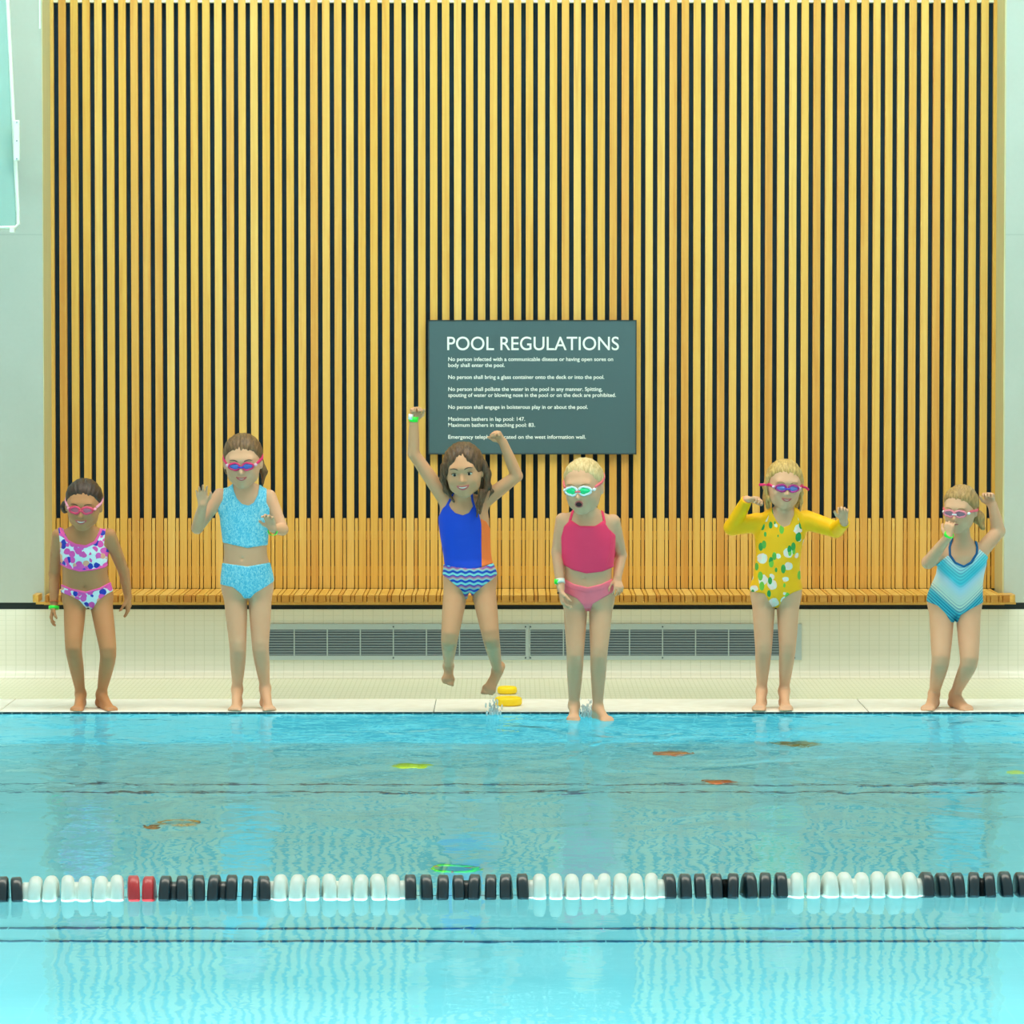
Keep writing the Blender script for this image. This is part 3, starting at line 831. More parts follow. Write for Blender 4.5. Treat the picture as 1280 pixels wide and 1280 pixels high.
def torso(rows, Y):
    """rows of (py, px centre, half width px, depth m, y offset m) from top to bottom"""
    R_ = []
    for (py, cx, hw, dp, dy) in rows:
        p = W3(cx, py, Y + dy); R_.append((p[2], p[0], Y + dy, hw * PX, dp))
    R_.sort(); A = np.array(R_)
    z = A[:, 0]; zf = np.linspace(z[0], z[-1], 90); C = []
    for i in range(1, 5):
        v = np.interp(zf, z, A[:, i])
        for _ in range(5):
            v[1:-1] = .25 * v[:-2] + .5 * v[1:-1] + .25 * v[2:]
        C.append(v)
    def f(P):
        zz = P[:, 2]; cx, cy, rx, ry = [np.interp(zz, zf, c) for c in C]
        dx = P[:, 0] - cx; dy = P[:, 1] - cy
        k0 = np.sqrt((dx / rx) ** 2 + (dy / ry) ** 2) + 1e-9; k1 = np.sqrt((dx / rx ** 2) ** 2 + (dy / ry ** 2) ** 2) + 1e-9
        d = k0 * (k0 - 1) / k1
        d = np.maximum(d, -np.minimum(rx, ry))
        return smax(d, np.maximum(zz - zf[-1], zf[0] - zz), .025)
    m = max(C[2].max(), C[3].max())
    return wrap(f, [C[0].min() - m, C[1].min() - m, zf[0]], [C[0].max() + m, C[1].max() + m, zf[-1]])

def limb(pts, rad, k=.012, n=15):
    """a tapering limb along a gently rounded polyline"""
    pts = np.array(pts, float); rad = np.array(rad, float)
    L = np.concatenate([[0], np.cumsum(np.linalg.norm(np.diff(pts, axis=0), axis=1))]); t = np.linspace(0, L[-1], n)
    C = np.stack([np.interp(t, L, pts[:, i]) for i in range(3)] + [np.interp(t, L, rad)], 1)
    for it in range(3):
        C[1:-1, 3] = .25 * C[:-2, 3] + .5 * C[1:-1, 3] + .25 * C[2:, 3]
        if it < 1: C[1:-1, :3] = .25 * C[:-2, :3] + .5 * C[1:-1, :3] + .25 * C[2:, :3]
    A, R_ = C[:, :3], C[:, 3]
    def f(P):
        d = np.full(len(P), 1e9)
        for i in range(n - 1):
            ab = A[i + 1] - A[i]; pa = P - A[i]; tt = np.clip(pa @ ab / (ab @ ab), 0, 1)
            q_ = pa - tt[:, None] * ab
            np.minimum(d, np.sqrt(np.einsum('ij,ij->i', q_, q_)) - (R_[i] + (R_[i + 1] - R_[i]) * tt), out=d)
        return d
    return wrap(f, (A - R_[:, None]).min(0), (A + R_[:, None]).max(0))
def leg(hip, knee, ankle, r, back=.012):
    """r: thigh top, above knee, knee, calf, ankle (px half widths)"""
    hip, knee, ankle = map(np.array, (hip, knee, ankle)); r = [x * PX for x in r]
    th2 = hip + (knee - hip) * .45; k1 = hip + (knee - hip) * .88
    cf = knee + (ankle - knee) * .30 + np.array([0, back, 0]); c2 = knee + (ankle - knee) * .68 + np.array([0, back * .5, 0])
    return limb([hip, th2, k1, knee, cf, c2, ankle], [r[0], r[0] * .90, r[1], r[2], r[3], (r[3] + r[4]) * .47, r[4]], .014)
def arm(sh, el, wr, r=(9.5, 7.0, 7.2, 5.0)):
    sh, el, wr = map(np.array, (sh, el, wr)); r = [x * PX for x in r]
    um = sh + (el - sh) * .5; fm = el + (wr - el) * .35
    return (limb([sh, um, el], [r[0], (r[0] + r[1]) * .52, r[1]], n=7), limb([el, fm, wr], [r[1], r[2], r[3]], n=8))

def assemble(T, neck, head, legs, arms, floor_z=None, legk=.006, navel=None):
    """one continuous body; returns the full field and the field used for clothes (no forearms or hands)"""
    LG = U(legs, legk) if len(legs) > 1 else legs[0]
    up = U([a[0] for a in arms], .001)
    core = U([T, neck], .03)
    def g1(P):
        d = smin(core(P), LG(P), .028)
        return smin(d, up(P), .026)
    lo = np.min([x.lo for x in (core, LG, up)], 0); hi = np.max([x.hi for x in (core, LG, up)], 0)
    g1 = wrap(g1, lo - .02, hi + .02)
    low = []
    for a in arms:
        def mk(a):
            def f(P): return smin(smin(a[0](P) + .001, a[1](P), .010), a[2](P), .010)
            return wrap(f, np.min([x.lo for x in a], 0) - .01, np.max([x.hi for x in a], 0) + .01)
        low.append(mk(a))
    parts = [g1] + low + [head]
    def full(P):
        d = smin(g1(P), head(P), .022) if head is not None else g1(P)
        for l in low:
            m = np.all((P > l.lo - .02) & (P < l.hi + .02), axis=1)
            if m.any(): d[m] = smin(d[m], l(P[m]), .002)
            n = ~m
            if n.any(): d[n] = np.minimum(d[n], np.linalg.norm(np.maximum(np.maximum(l.lo - P[n], P[n] - l.hi), 0), axis=1) + .004)
        if navel is not None:
            m = np.linalg.norm(P - navel, axis=1) < .03
            if m.any(): d[m] = smax(d[m], -(np.linalg.norm((P[m] - navel) / (1, 1.6, 1.3), axis=1) - .0055), .008)
        if floor_z is not None: d = smax(d, floor_z - P[:, 2], .002)
        return d
    full = wrap(full, np.min([x.lo for x in parts], 0), np.max([x.hi for x in parts], 0))
    return full, g1
# ================================================================== the six children
def joiner(a, b, k):
    return wrap(lambda P: smin(a(P), b(P), k), np.minimum(a.lo, b.lo), np.maximum(a.hi, b.hi))
def person(px, Yk, label):
    p = at(px, 890, Yk); return empty('person', (p.x, Yk, ZD if Yk >= YE else 0.0), label, 'person')
def mkJ(Yk): return lambda px, py, dy=0.0: W3(px, py, Yk + dy)
def cloth_mat(name, col, rough=.55):
    return mat(name, col, rough, spec=.3)
def bumpy(m, sc=300, st=.1):
    q = NT(m); q.bump(q.noise(q.coord(), sc, 2), st, .001); return m

# ---- 1: floral two-piece, leaning forward with both arms back
Yk = 20.13; J = mkJ(Yk)
k1 = person(107, Yk, 'dark-haired girl in pink and blue floral two-piece with pink goggles, knees bent')
T = torso([(656, 104, 15, .040, -.05), (664, 104, 25, .055, -.05), (676, 104.5, 28, .070, -.05), (692, 105, 28.5, .078, -.04), (706, 105.5, 28, .078, -.025),
           (720, 106.5, 28.5, .080, -.01), (732, 108, 30.5, .086, .01), (744, 109, 32, .092, .03), (755, 109.5, 29, .088, .04)], Yk)
hd = Head(J(104.5, 631.5, -.13), 62 * PX, -3, 14, 2)
neck = cone(J(104.5, 668, -.05), J(105, 648, -.10), 9.5 * PX, 9 * PX)
FOOT_SIDE[0] = 1; fA = foot(J(101, 868, .03), J(95, 890.5, -.145), .92, ZD)
FOOT_SIDE[0] = -1; fB = foot(J(126.5, 868, .03), J(142, 890.5, -.135), .92, ZD)
lA = joiner(leg(J(94, 746, .03), J(91.5, 812, -.09), J(101, 868, .03), (14.5, 11, 9.6, 10.2, 5.6)), fA, .015)
lB = joiner(leg(J(125, 746, .03), J(136, 817, -.09), J(126.5, 868, .03), (14.5, 11, 9.6, 10.0, 5.6)), fB, .015)
aA = arm(J(73.5, 669, -.04), J(68, 717, .06), J(67.5, 758, .02), (8.6, 6.8, 6.8, 4.8))
aB = arm(J(136.5, 669, -.04), J(155, 715, .08), J(160, 746, .09), (8.8, 6.8, 6.8, 4.8))
hA = hand(J(67.5, 758, .02), J(61, 784, .0) - J(67.5, 758, .02), (1, .1, 0), 1, .80, 22, 7)
hB = hand(J(160, 746, .09), J(162, 776, .12) - J(160, 746, .09), (-1, .35, 0), -1, .82, 14, 4)
full, g1 = assemble(T, neck, hd.f, [lA, lB], [(*aA, hA), (*aB, hB)], ZD, navel=belly(J, T, 107.6, 733))
net_obj('body', full, SK['tan'], k1)
face(hd, k1, SK['tan'], 'grin', eyes=True)
hair(hd, k1, H_dark, [ell(hd.w((-.40, .16, -.10)), np.array((.09, .12, .13)) * hd.H, hd.R), ell(hd.w((-.30, .26, -.02)), np.array((.12, .12, .14)) * hd.H, hd.R)], line='pulled', part_x=.02)
M_pinkf = mat('pink_goggle_frame', (240, 70, 110), .3); M_pinkl = mat('pink_goggle_lens', (206, 110, 130), .08, spec=.8)
M_pinks = mat('pale_pink_strap', (250, 160, 190), .4)
goggles(hd, k1, M_pinkf, M_pinkl, M_pinkf, M_pinks, M_pinks, ring=.026, strap=(.02, .25))
m = mat('floral_print', rough=.55, spec=.3); q = NT(m)
vo = q.n('ShaderNodeTexVoronoi'); vo.inputs['Scale'].default_value = 40; q.l(q.coord((1, .3, 1)), vo.inputs['Vector'])
n_ = q.noise(q.coord((1, .3, 1)), 46, 2)
rr = q.math('ADD', vo.outputs['Distance'], q.math('MULTIPLY', n_, .35))
sp = q.sep(vo.outputs['Color'])
cc = q.ramp(sp[0], [(0, (244, 90, 190)), (.34, (40, 60, 190)), (.60, (250, 176, 150)), (.72, (238, 96, 196)), (.9, (236, 246, 252))], 'CONSTANT')
q.base(q.mix(q.math('LESS_THAN', rr, .80), (226, 240, 248), cc)); M_flor = m
M_hot = cloth_mat('hot_pink_trim', (250, 96, 180))
R = poly_sdf([(71.5, 650), (79, 650), (80, 664), (85.4, 674.5), (94, 680), (107, 682), (117.6, 677), (124, 663), (125.5, 648), (134.5, 648), (131, 670), (130, 682), (136, 688), (137, 704), (130.5, 708.5), (115, 712), (99.6, 713.5), (86, 710), (75, 705), (75, 684), (73.8, 670)])
top = net_obj('swimsuit_top', cloth(g1, R, .0035), M_flor, k1, .0036, *pxbox(0, 70, 648, 140, 716, Yk))
tr = line_sdf([(74.5, 650), (76.5, 664), (84, 676), (94, 681.5), (107, 683.5), (119, 678), (126, 664), (128, 650)], 1.9)
net_obj('neckline_trim', cloth(g1, tr, .0050), M_hot, k1, .0032, *pxbox(0, 70, 648, 140, 690, Yk))
tr = line_sdf([(76, 705), (86, 710), (99.6, 713.5), (116, 712), (130.5, 708.5), (137, 704)], 1.2)
net_obj('hem_trim', cloth(g1, tr, .0048), M_hot, k1, .0032, *pxbox(0, 74, 700, 139, 718, Yk))
R = poly_sdf([(75, 731), (89, 737), (107, 741), (125, 736), (142, 727), (143, 738), (133, 743), (121.5, 752), (115.5, 762), (109, 762), (99.6, 751), (89.3, 745.5), (75, 740)])
net_obj('swimsuit_bottom', cloth(g1, R, .0035), M_flor, k1, .0036, *pxbox(0, 72, 725, 146, 766, Yk))
net_obj('waist_trim', cloth(g1, line_sdf([(75, 731), (89, 737), (107, 741), (125, 736), (142, 727)], 1.4), .0050), M_hot, k1, .0032, *pxbox(0, 72, 724, 146, 745, Yk))
wristband(J(67.4, 759.5, .018), J(66, 784, 0) - J(67.5, 758, .02), .0225, .015, M_band, k1)
wristband(J(67.6, 752, .022), J(67.5, 758, .02) - J(68, 717, .06), .0185, .006, mat('orange_bracelet', (214, 120, 60), .5), k1, 'bracelet')

# ---- 2: aqua two-piece, both forearms raised
Yk = 20.12; J = mkJ(Yk)
k2 = person(313, Yk, 'brown-haired girl in light aqua two-piece with red and blue goggles, forearms raised')
T = torso([(603, 307, 13, .040, -.01), (611, 307, 24, .055, 0), (622, 306, 30, .070, 0), (638, 305.5, 30.5, .078, 0), (655, 306, 29.5, .080, 0), (675, 306.5, 27.5, .074, 0),
           (692, 307, 26.5, .072, 0), (706, 308, 29.5, .080, .01), (722, 309, 32.5, .090, .02), (735, 309, 32, .090, .025), (745, 309, 28, .085, .03)], Yk)
hd = Head(J(303.5, 577, -.07), 66 * PX, -2, 13, -1)
neck = cone(J(306, 616, 0), J(304, 596, -.04), 9.5 * PX, 9 * PX)
FOOT_SIDE[0] = 1; fA = foot(J(296.5, 862, .04), J(293, 891, -.14), .95, ZD)
FOOT_SIDE[0] = -1; fB = foot(J(331.5, 861, .04), J(338, 891, -.14), .95, ZD)
lA = joiner(leg(J(294, 738, .02), J(297.5, 812, -.04), J(296.5, 862, .04), (15, 10.8, 10, 10.2, 5.8)), fA, .015)
lB = joiner(leg(J(325, 738, .02), J(325.5, 812, -.04), J(331.5, 861, .04), (15, 10.8, 10, 10.2, 5.8)), fB, .015)
aA = arm(J(275.5, 619, 0), J(246.5, 660, -.03), J(253.5, 631, -.13), (9.0, 7.2, 7.6, 5.2))
aB = arm(J(336.5, 621, 0), J(353, 662, -.05), J(341, 661, -.19), (9.0, 7.2, 7.6, 5.2))
hA = hand(J(253.5, 631, -.13), J(250, 601, -.15) - J(253.5, 631, -.13), (.1, -1, 0), 1, .86, 20, 9)
hB = hand(J(341, 661, -.19), J(334, 637, -.22) - J(341, 661, -.19), (-.3, -1, -.2), -1, .84, 32, 8)
full, g1 = assemble(T, neck, hd.f, [lA, lB], [(*aA, hA), (*aB, hB)], ZD, navel=belly(J, T, 303.5, 697))
net_obj('body', full, SK['fair'], k2)
face(hd, k2, SK['fair'], 'smile')
hair(hd, k2, H_brown, [cone(hd.w((.25, .34, -.05)), hd.w((.36, .30, -.28)), .10 * hd.H, .07 * hd.H), cone(hd.w((.36, .30, -.28)), hd.w((.34, .2, -.50)), .06 * hd.H, .02 * hd.H),
     ell(hd.w((-.34, .25, -.15)), np.array((.05, .10, .16)) * hd.H, hd.R)], line='pulled', part_x=-.03)
M_redf = mat('magenta_goggle_frame', (232, 40, 110), .3); M_bluel = mat('blue_mirror_lens', (90, 110, 190), .08, metal=.4)
M_blueb = mat('blue_nose_bridge', (40, 60, 210), .35); M_palec = mat('pale_strap_clip', (226, 190, 220), .35)
goggles(hd, k2, M_redf, M_bluel, M_blueb, M_redf, M_palec, zc=.0, ring=.02, strap=(.01, .22))
m = mat('aqua_print', rough=.55, spec=.3); q = NT(m)
n_ = q.noise(q.coord((1, .3, .45)), 150, 2, .6, 1.5)
q.base(q.ramp(n_, [(.38, (70, 182, 222)), (.5, (112, 206, 236)), (.62, (166, 226, 244))])); M_aqua = m
M_aquat = cloth_mat('aqua_trim', (112, 204, 238))
R = poly_sdf([(280.5, 596), (289.5, 596), (291, 613), (295.5, 624), (302, 631), (311, 633), (318, 629), (323.5, 618), (326, 598), (334, 598), (333, 628), (337, 636), (337, 650), (336, 681), (309, 685), (277.5, 678), (273, 655), (272.5, 636), (278.5, 624)])
net_obj('swimsuit_top', cloth(g1, R, .004), M_aqua, k2, .0036, *pxbox(0, 268, 596, 342, 690, Yk))
net_obj('neckline_trim', cloth(g1, line_sdf([(289.5, 598), (291, 613), (295.5, 624), (302, 631), (311, 633), (318, 629), (323.5, 618), (326, 600)], 1.1), .0052), M_aquat, k2, .0032, *pxbox(0, 284, 596, 332, 640, Yk))
R = poly_sdf([(274, 703), (309, 708), (343, 702), (345, 725), (333, 733), (318, 742), (313, 748), (305, 748), (301, 742), (291, 734), (273, 730)])
net_obj('swimsuit_bottom', cloth(g1, R, .004), M_aqua, k2, .0036, *pxbox(0, 272, 700, 346, 752, Yk))
wristband(J(341, 663.5, -.175), J(341, 661, -.19) - J(353, 662, -.05), .0200, .014, M_band, k2)

# ---- 3: blue one-piece, jumping with both arms up
Yk = 19.86; J = mkJ(Yk)
k3 = person(590, Yk, 'long-haired girl in royal blue swimsuit jumping in mid-air with both arms up')
T = torso([(616, 579, 13, .040, -.01), (624, 579, 22, .055, 0), (634, 579.5, 29, .070, 0), (648, 580, 31, .080, 0), (665, 581, 30.5, .080, 0), (685, 583, 29, .074, 0),
           (700, 585, 28.5, .074, 0), (712, 587, 32, .085, 0), (724, 588, 32.5, .088, 0), (736, 588, 29, .084, 0)], Yk)
hd = Head(J(579.5, 588.5, -.08), 66 * PX, -5, 10, -5)
neck = cone(J(579, 628, 0), J(580, 608, -.05), 9 * PX, 8.5 * PX)
FOOT_SIDE[0] = 1; fA = foot(J(560.5, 832, .16), J(560, 857, .12), .85, None, up=(0.05, -1, .1))
FOOT_SIDE[0] = -1; fB = foot(J(622, 838, .12), J(608, 869, .04), .92, None, up=(-.05, -1, .1))
lA = joiner(leg(J(571, 728, 0), J(561.5, 801, -.10), J(560.5, 832, .16), (15.5, 11, 10, 9.2, 5.4), back=.0), fA, .015)
lB = joiner(leg(J(603, 728, 0), J(614, 799, -.10), J(622, 838, .12), (15.5, 11, 10, 9.4, 5.6), back=.0), fB, .015)
aA = arm(J(556.5, 624, 0), J(517, 567, -.01), J(517.5, 526, -.03), (9.4, 7.2, 7.4, 5.4))
aB = arm(J(605, 626, 0), J(646, 595, -.02), J(629, 553, -.06), (9.6, 7.2, 7.4, 5.4))
hA = hand(J(517.5, 526, -.03), (.12, -.1, 1), (.3, -1, 0), 1, .84, 60, 2, 45, curls=[78, 82, 86, 88])
hB = hand(J(629, 553, -.06), (-.55, -.15, .8), (-.55, -.6, -.3), -1, .84, 60, 2, 45, curls=[76, 82, 86, 88])
full, g1 = assemble(T, neck, hd.f, [lA, lB], [(*aA, hA), (*aB, hB)])
net_obj('body', full, SK['mid'], k3)
face(hd, k3, SK['mid'], 'grin')
H = hd.H
st = []
for (sx, seq, r0) in ((-1, [(-.35, .02, .10), (-.40, .02, -.12), (-.37, .0, -.34), (-.24, -.04, -.56)], .085), (-1, [(-.31, -.16, .18), (-.335, -.17, .0), (-.335, -.12, -.25)], .035),
                      (1, [(.36, .02, .10), (.43, .04, -.10), (.42, .0, -.32), (.30, -.10, -.56), (.24, -.16, -.80)], .090), (1, [(.30, -.10, -.40), (.22, -.18, -.62), (.18, -.22, -.86)], .05),
                      (1, [(.42, .04, -.25), (.50, -.02, -.44), (.40, -.05, -.58)], .035), (-1, [(-.30, .12, -.1), (-.30, .14, -.4), (-.20, .14, -.6)], .10), (1, [(.30, .14, -.1), (.30, .14, -.4), (.2, .14, -.6)], .10)):
    for i in range(len(seq) - 1):
        a, b = r0 * (1 - .75 * i / (len(seq) - 1)), r0 * (1 - .75 * (i + 1) / (len(seq) - 1))
        st.append(cone(hd.w(seq[i]), hd.w(seq[i + 1]), a * H, b * H))
hair(hd, k3, H_long, st, line='part', part_x=.04, thick=.04, groove=.006)
M_blue = bumpy(cloth_mat('royal_blue_fabric', (14, 70, 206), .5)); M_org = cloth_mat('orange_fabric', (244, 124, 60))
m = mat('blue_wave_print', rough=.5, spec=.3); q = NT(m)
s_ = q.sep(q.coord()); wv = q.math('SINE', q.math('MULTIPLY', s_[0], 165.0)); zz = q.math('ADD', q.math('MULTIPLY', s_[2], 300.0), q.math('MULTIPLY', wv, .9))
f1 = q.math('SINE', zz)
f2 = q.math('GREATER_THAN', q.math('SINE', q.math('MULTIPLY', zz, .5)), .55)
c1 = q.mix(q.math('GREATER_THAN', f1, .05), (24, 70, 190), (130, 214, 216)); q.base(q.mix(q.math('MULTIPLY', f2, .5), c1, (214, 110, 120))); M_wave = m
R = poly_sdf([(560.5, 629), (564, 636), (569, 641), (578.6, 644), (586, 641), (591.5, 632), (594.5, 634), (599, 643), (602, 657), (602.5, 709), (588, 712), (556, 708), (551, 677), (547, 648), (553.5, 635)])
net_obj('swimsuit', cloth(g1, R, .0042), M_blue, k3, .0036, *pxbox(0, 544, 624, 606, 716, Yk))
R1 = poly_sdf([(601, 648), (608, 652), (618, 670), (618, 704), (601, 709)]); R2 = poly_sdf([(540, 648), (549, 652), (553, 677), (557, 708), (546, 706)])
for R_ in (R1, R2): net_obj('side_panel', cloth(g1, R_, .0036), M_org, k3, .0036, *pxbox(0, 540, 640, 624, 714, Yk))
R = poly_sdf([(553, 704), (575, 709), (602, 710), (618, 702), (625, 715), (616, 724), (603, 733), (592, 743), (588, 749), (582, 749), (577, 738), (562, 725.5), (550, 716)])
net_obj('swimsuit_bottom', cloth(g1, R, .0040), M_wave, k3, .0034, *pxbox(0, 548, 700, 626, 752, Yk))
sb = g1
net_obj('strap', cloth(sb, line_sdf([(556.5, 636), (562, 626), (567, 614)], 1.5), .0045), M_blue, k3, .003, *pxbox(0, 552, 610, 572, 640, Yk))
net_obj('strap', cloth(sb, line_sdf([(594, 637), (590.5, 625), (589, 614)], 1.5), .0045), M_blue, k3, .003, *pxbox(0, 584, 610, 600, 640, Yk))
wristband(J(517.2, 523.5, -.031), J(517.5, 526, -.03) - J(517, 567, -.01) + np.array((.01, 0, 0)), .0200, .024, M_band, k3)
wristband(J(513.5, 521, -.045), np.array((.1, 0, 1)), .0090, .025, M_bandw, k3, 'wristband_tab')

# ---- 4: pink halter two-piece, stepping off into the water
Yk = 19.72; J = mkJ(Yk)
k4 = person(735, Yk, 'blond girl in hot pink halter top and pink bottoms, feet touching the water')
T = torso([(635, 733, 13, .042, -.04), (643, 734, 25, .056, -.03), (655, 734.5, 30, .072, -.03), (672, 735, 31.5, .080, -.02), (692, 735, 31, .080, -.01), (710, 735, 29, .078, 0),
           (722, 735, 29, .078, .01), (734, 735.5, 31, .086, .02), (746, 735.5, 31.5, .088, .03), (757, 735.5, 28.5, .084, .03)], Yk)
hd = Head(J(729, 608.5, -.12), 67 * PX, -16, 10, -2)
neck = cone(J(735, 647, -.03), J(734, 626, -.08), 10 * PX, 9.5 * PX)
FOOT_SIDE[0] = 1; fA = foot(J(717.5, 882, .04), J(716.5, 904, -.06), .90, up=(0, -.75, .65))
FOOT_SIDE[0] = -1; fB = foot(J(747, 886, .03), J(763, 903.5, -.09), .92, up=(-.1, -.1, 1))
lA = joiner(leg(J(719.5, 750, .03), J(719, 820, -.03), J(717.5, 882, .04), (15, 11, 10, 10.4, 6.2)), fA, .015)
lB = joiner(leg(J(751.5, 750, .03), J(748.5, 818, -.03), J(747, 886, .03), (15, 11, 10, 10.2, 5.8)), fB, .015)
aA = arm(J(703.5, 650, -.02), J(696.5, 690, .0), J(701, 735, -.06), (9.0, 7.0, 7.0, 5.0))
aB = arm(J(766, 652, -.02), J(776, 694, .08), J(771.5, 722, .0), (9.2, 7.2, 7.0, 5.2))
hA = hand(J(701, 738, -.06), J(706, 766, -.08) - J(701, 735, -.06), (1, .2, .1), 1, .86, 30, 4)
hB = hand(J(771.5, 724, .0), (.12, -.65, -.6), (-.3, .4, -1), -1, .80, 34, 5)
full, g1 = assemble(T, neck, hd.f, [lA, lB], [(*aA, hA), (*aB, hB)], navel=belly(J, T, 730, 722))
net_obj('body', full, SK['fair'], k4)
face(hd, k4, SK['fair'], 'open', M_browl)
hair(hd, k4, H_blond, [ell(hd.w((.12, .40, .02)), np.array((.16, .12, .16)) * hd.H, hd.R)], line='high', thick=.026, side=.06)
M_wf = mat('white_goggle_frame', (232, 240, 246), .25); M_green = mat('green_mirror_lens', (70, 236, 150), .06, metal=.55)
M_coral = mat('coral_strap', (240, 110, 120), .4)
goggles(hd, k4, M_wf, M_green, M_coral, M_coral, M_wf, rx=.115, rz=.082, ring=.022, strap=(.03, .28))
M_hp = bumpy(cloth_mat('hot_pink_fabric', (255, 62, 108), .5)); M_lp = bumpy(cloth_mat('pink_fabric', (255, 122, 142), .5))
R = poly_sdf([(713, 649.5), (725, 657.5), (744, 657.5), (754.5, 650.5), (761, 661), (769.5, 669), (769, 708), (753, 714.5), (733, 717), (716, 712.5), (702.5, 705), (701.5, 672), (705, 658)])
net_obj('swimsuit_top', cloth(g1, R, .0075, .004), M_hp, k4, .0036, *pxbox(0, 698, 644, 774, 722, Yk))
sb = g1
net_obj('strap', cloth(sb, line_sdf([(712, 652), (715, 642), (719, 630)], 1.6), .0048), M_hp, k4, .003, *pxbox(0, 706, 628, 724, 656, Yk))
net_obj('strap', cloth(sb, line_sdf([(756, 654), (753, 640), (750.5, 628)], 1.6), .0048), M_hp, k4, .003, *pxbox(0, 746, 626, 762, 658, Yk))
R = poly_sdf([(701, 721), (716, 729.5), (734.5, 734), (753, 729.5), (771, 721), (772, 737), (753, 748), (741, 755), (738, 764), (732, 764), (729, 757), (721, 748), (700, 738)])
net_obj('swimsuit_bottom', cloth(g1, R, .0042), M_lp, k4, .0036, *pxbox(0, 700, 718, 772, 768, Yk))
net_obj('waistband', cloth(g1, line_sdf([(703, 726), (716, 733.5), (734.5, 738), (753, 733.5), (770, 725)], 3.6), .0062), M_lp, k4, .0034, *pxbox(0, 700, 718, 772, 746, Yk))
wristband(J(700, 727, -.05), J(701, 735, -.06) - J(696.5, 690, .0), .0200, .021, M_bandw, k4)
wristband(J(696.8, 727, -.055), np.array((.1, 0, 1)), .0125, .022, M_band, k4, 'wristband_tab')
wristband(J(701.8, 742.5, -.062), J(706, 766, -.08) - J(701, 735, -.06) + np.array((-.05, 0, .0)), .0185, .004, M_dark, k4, 'bracelet')

# ---- 5: yellow floral long-sleeved suit
Yk = 20.12; J = mkJ(Yk)
k5 = person(969, Yk, 'blond girl in yellow long-sleeved suit with white flowers and green leaves, elbows out')
T = torso([(634, 979, 14, .042, -.02), (641, 978.5, 24, .055, -.01), (652, 977, 31, .070, 0), (668, 975, 30.5, .080, 0), (688, 973, 27.5, .078, 0), (705, 972, 27, .076, 0),
           (720, 971, 28.5, .082, .01), (733, 970, 31, .090, .02), (744, 970, 31, .090, .025), (753, 970, 28, .085, .03)], Yk)
hd = Head(J(980.5, 606.5, -.05), 61.5 * PX, 6, 8, 3)
neck = cone(J(979, 645, -.01), J(980, 626, -.03), 9.5 * PX, 9 * PX)
FOOT_SIDE[0] = 1; fA = foot(J(952, 864, .05), J(948, 888.5, -.14), .95, ZD)
FOOT_SIDE[0] = -1; fB = foot(J(980, 864, .05), J(983, 888.5, -.14), .95, ZD)
lA = joiner(leg(J(954.5, 740, .02), J(954.5, 812, -.02), J(952, 864, .05), (15, 11, 10, 10, 5.6)), fA, .015)
lB = joiner(leg(J(985, 740, .02), J(984.5, 812, -.02), J(980, 864, .05), (15, 11, 10, 10, 5.6)), fB, .015)
aA = arm(J(946, 653, 0), J(915, 659, .02), J(933.5, 625, -.08), (9.6, 8.0, 7.8, 5.6))
aB = arm(J(1008, 650, 0), J(1045, 662, -.02), J(1055, 653, -.16), (9.8, 7.6, 7.4, 5.8))
hA = hand(J(933.5, 625, -.08), (.75, -.35, .15), (.25, -.4, -1), 1, .80, 50, 5, curls=[40, 50, 55, 60])
hB = hand(J(1054.5, 650, -.17), (-.05, -.35, 1), (-.1, -1, -.3), -1, .80, 45, 9, curls=[44, 50, 52, 52])
full, g1 = assemble(T, neck, hd.f, [lA, lB], [(*aA, hA), (*aB, hB)], ZD)
net_obj('body', full, SK['fair'], k5)
face(hd, k5, SK['fair'], 'smile', M_browl)
H = hd.H; st = []
for seq, r0 in (([(-.34, -.02, .15), (-.40, -.02, -.05), (-.34, -.05, -.28), (-.33, -.02, -.48)], .06), ([(-.32, .1, 0), (-.34, .1, -.30), (-.28, .08, -.50)], .09),
                ([(.35, .02, .1), (.36, .02, -.15), (.38, .02, -.34), (.36, -.02, -.52)], .05), ([(.32, .12, 0), (.32, .12, -.3), (.30, .1, -.50)], .08), ([(-.30, -.1, -.25), (-.27, -.1, -.45)], .025)):
    for i in range(len(seq) - 1):
        a, b = r0 * (1 - .6 * i / (len(seq) - 1)), r0 * (1 - .6 * (i + 1) / (len(seq) - 1))
        st.append(cone(hd.w(seq[i]), hd.w(seq[i + 1]), a * H, b * H))
hair(hd, k5, H_blond2, st, line='pulled', groove=.006, side=.12)
M_purp = mat('magenta_purple_frame', (176, 34, 130), .3); M_pl = mat('blue_grey_lens', (120, 130, 200), .08, metal=.35)
M_mag = mat('magenta_strap', (232, 36, 110), .4)
g = goggles(hd, k5, M_purp, M_pl, M_blueb, M_mag, M_palec, ring=.022, strap=(.0, .1))
tube_w('strap_end', [hd.w((-.33, -.08, 0)), hd.w((-.44, -.06, 0.0)), hd.w((-.53, -.04, -.01))], .026 * H, M_mag, g, flat=(Vector((0, 1, 0)), .4))
tube_w('strap_end', [hd.w((.36, -.06, .0)), hd.w((.44, -.04, -.02)), hd.w((.50, -.04, -.07))], .024 * H, M_mag, g, flat=(Vector((0, 1, 0)), .4))
m = mat('yellow_floral_print', rough=.55, spec=.3); q = NT(m)
vc = q.coord((1, .25, 1), loc=(.35, 0, .62))
vo = q.n('ShaderNodeTexVoronoi'); vo.inputs['Scale'].default_value = 19; vo.inputs['Randomness'].default_value = .8; q.l(vc, vo.inputs['Vector'])
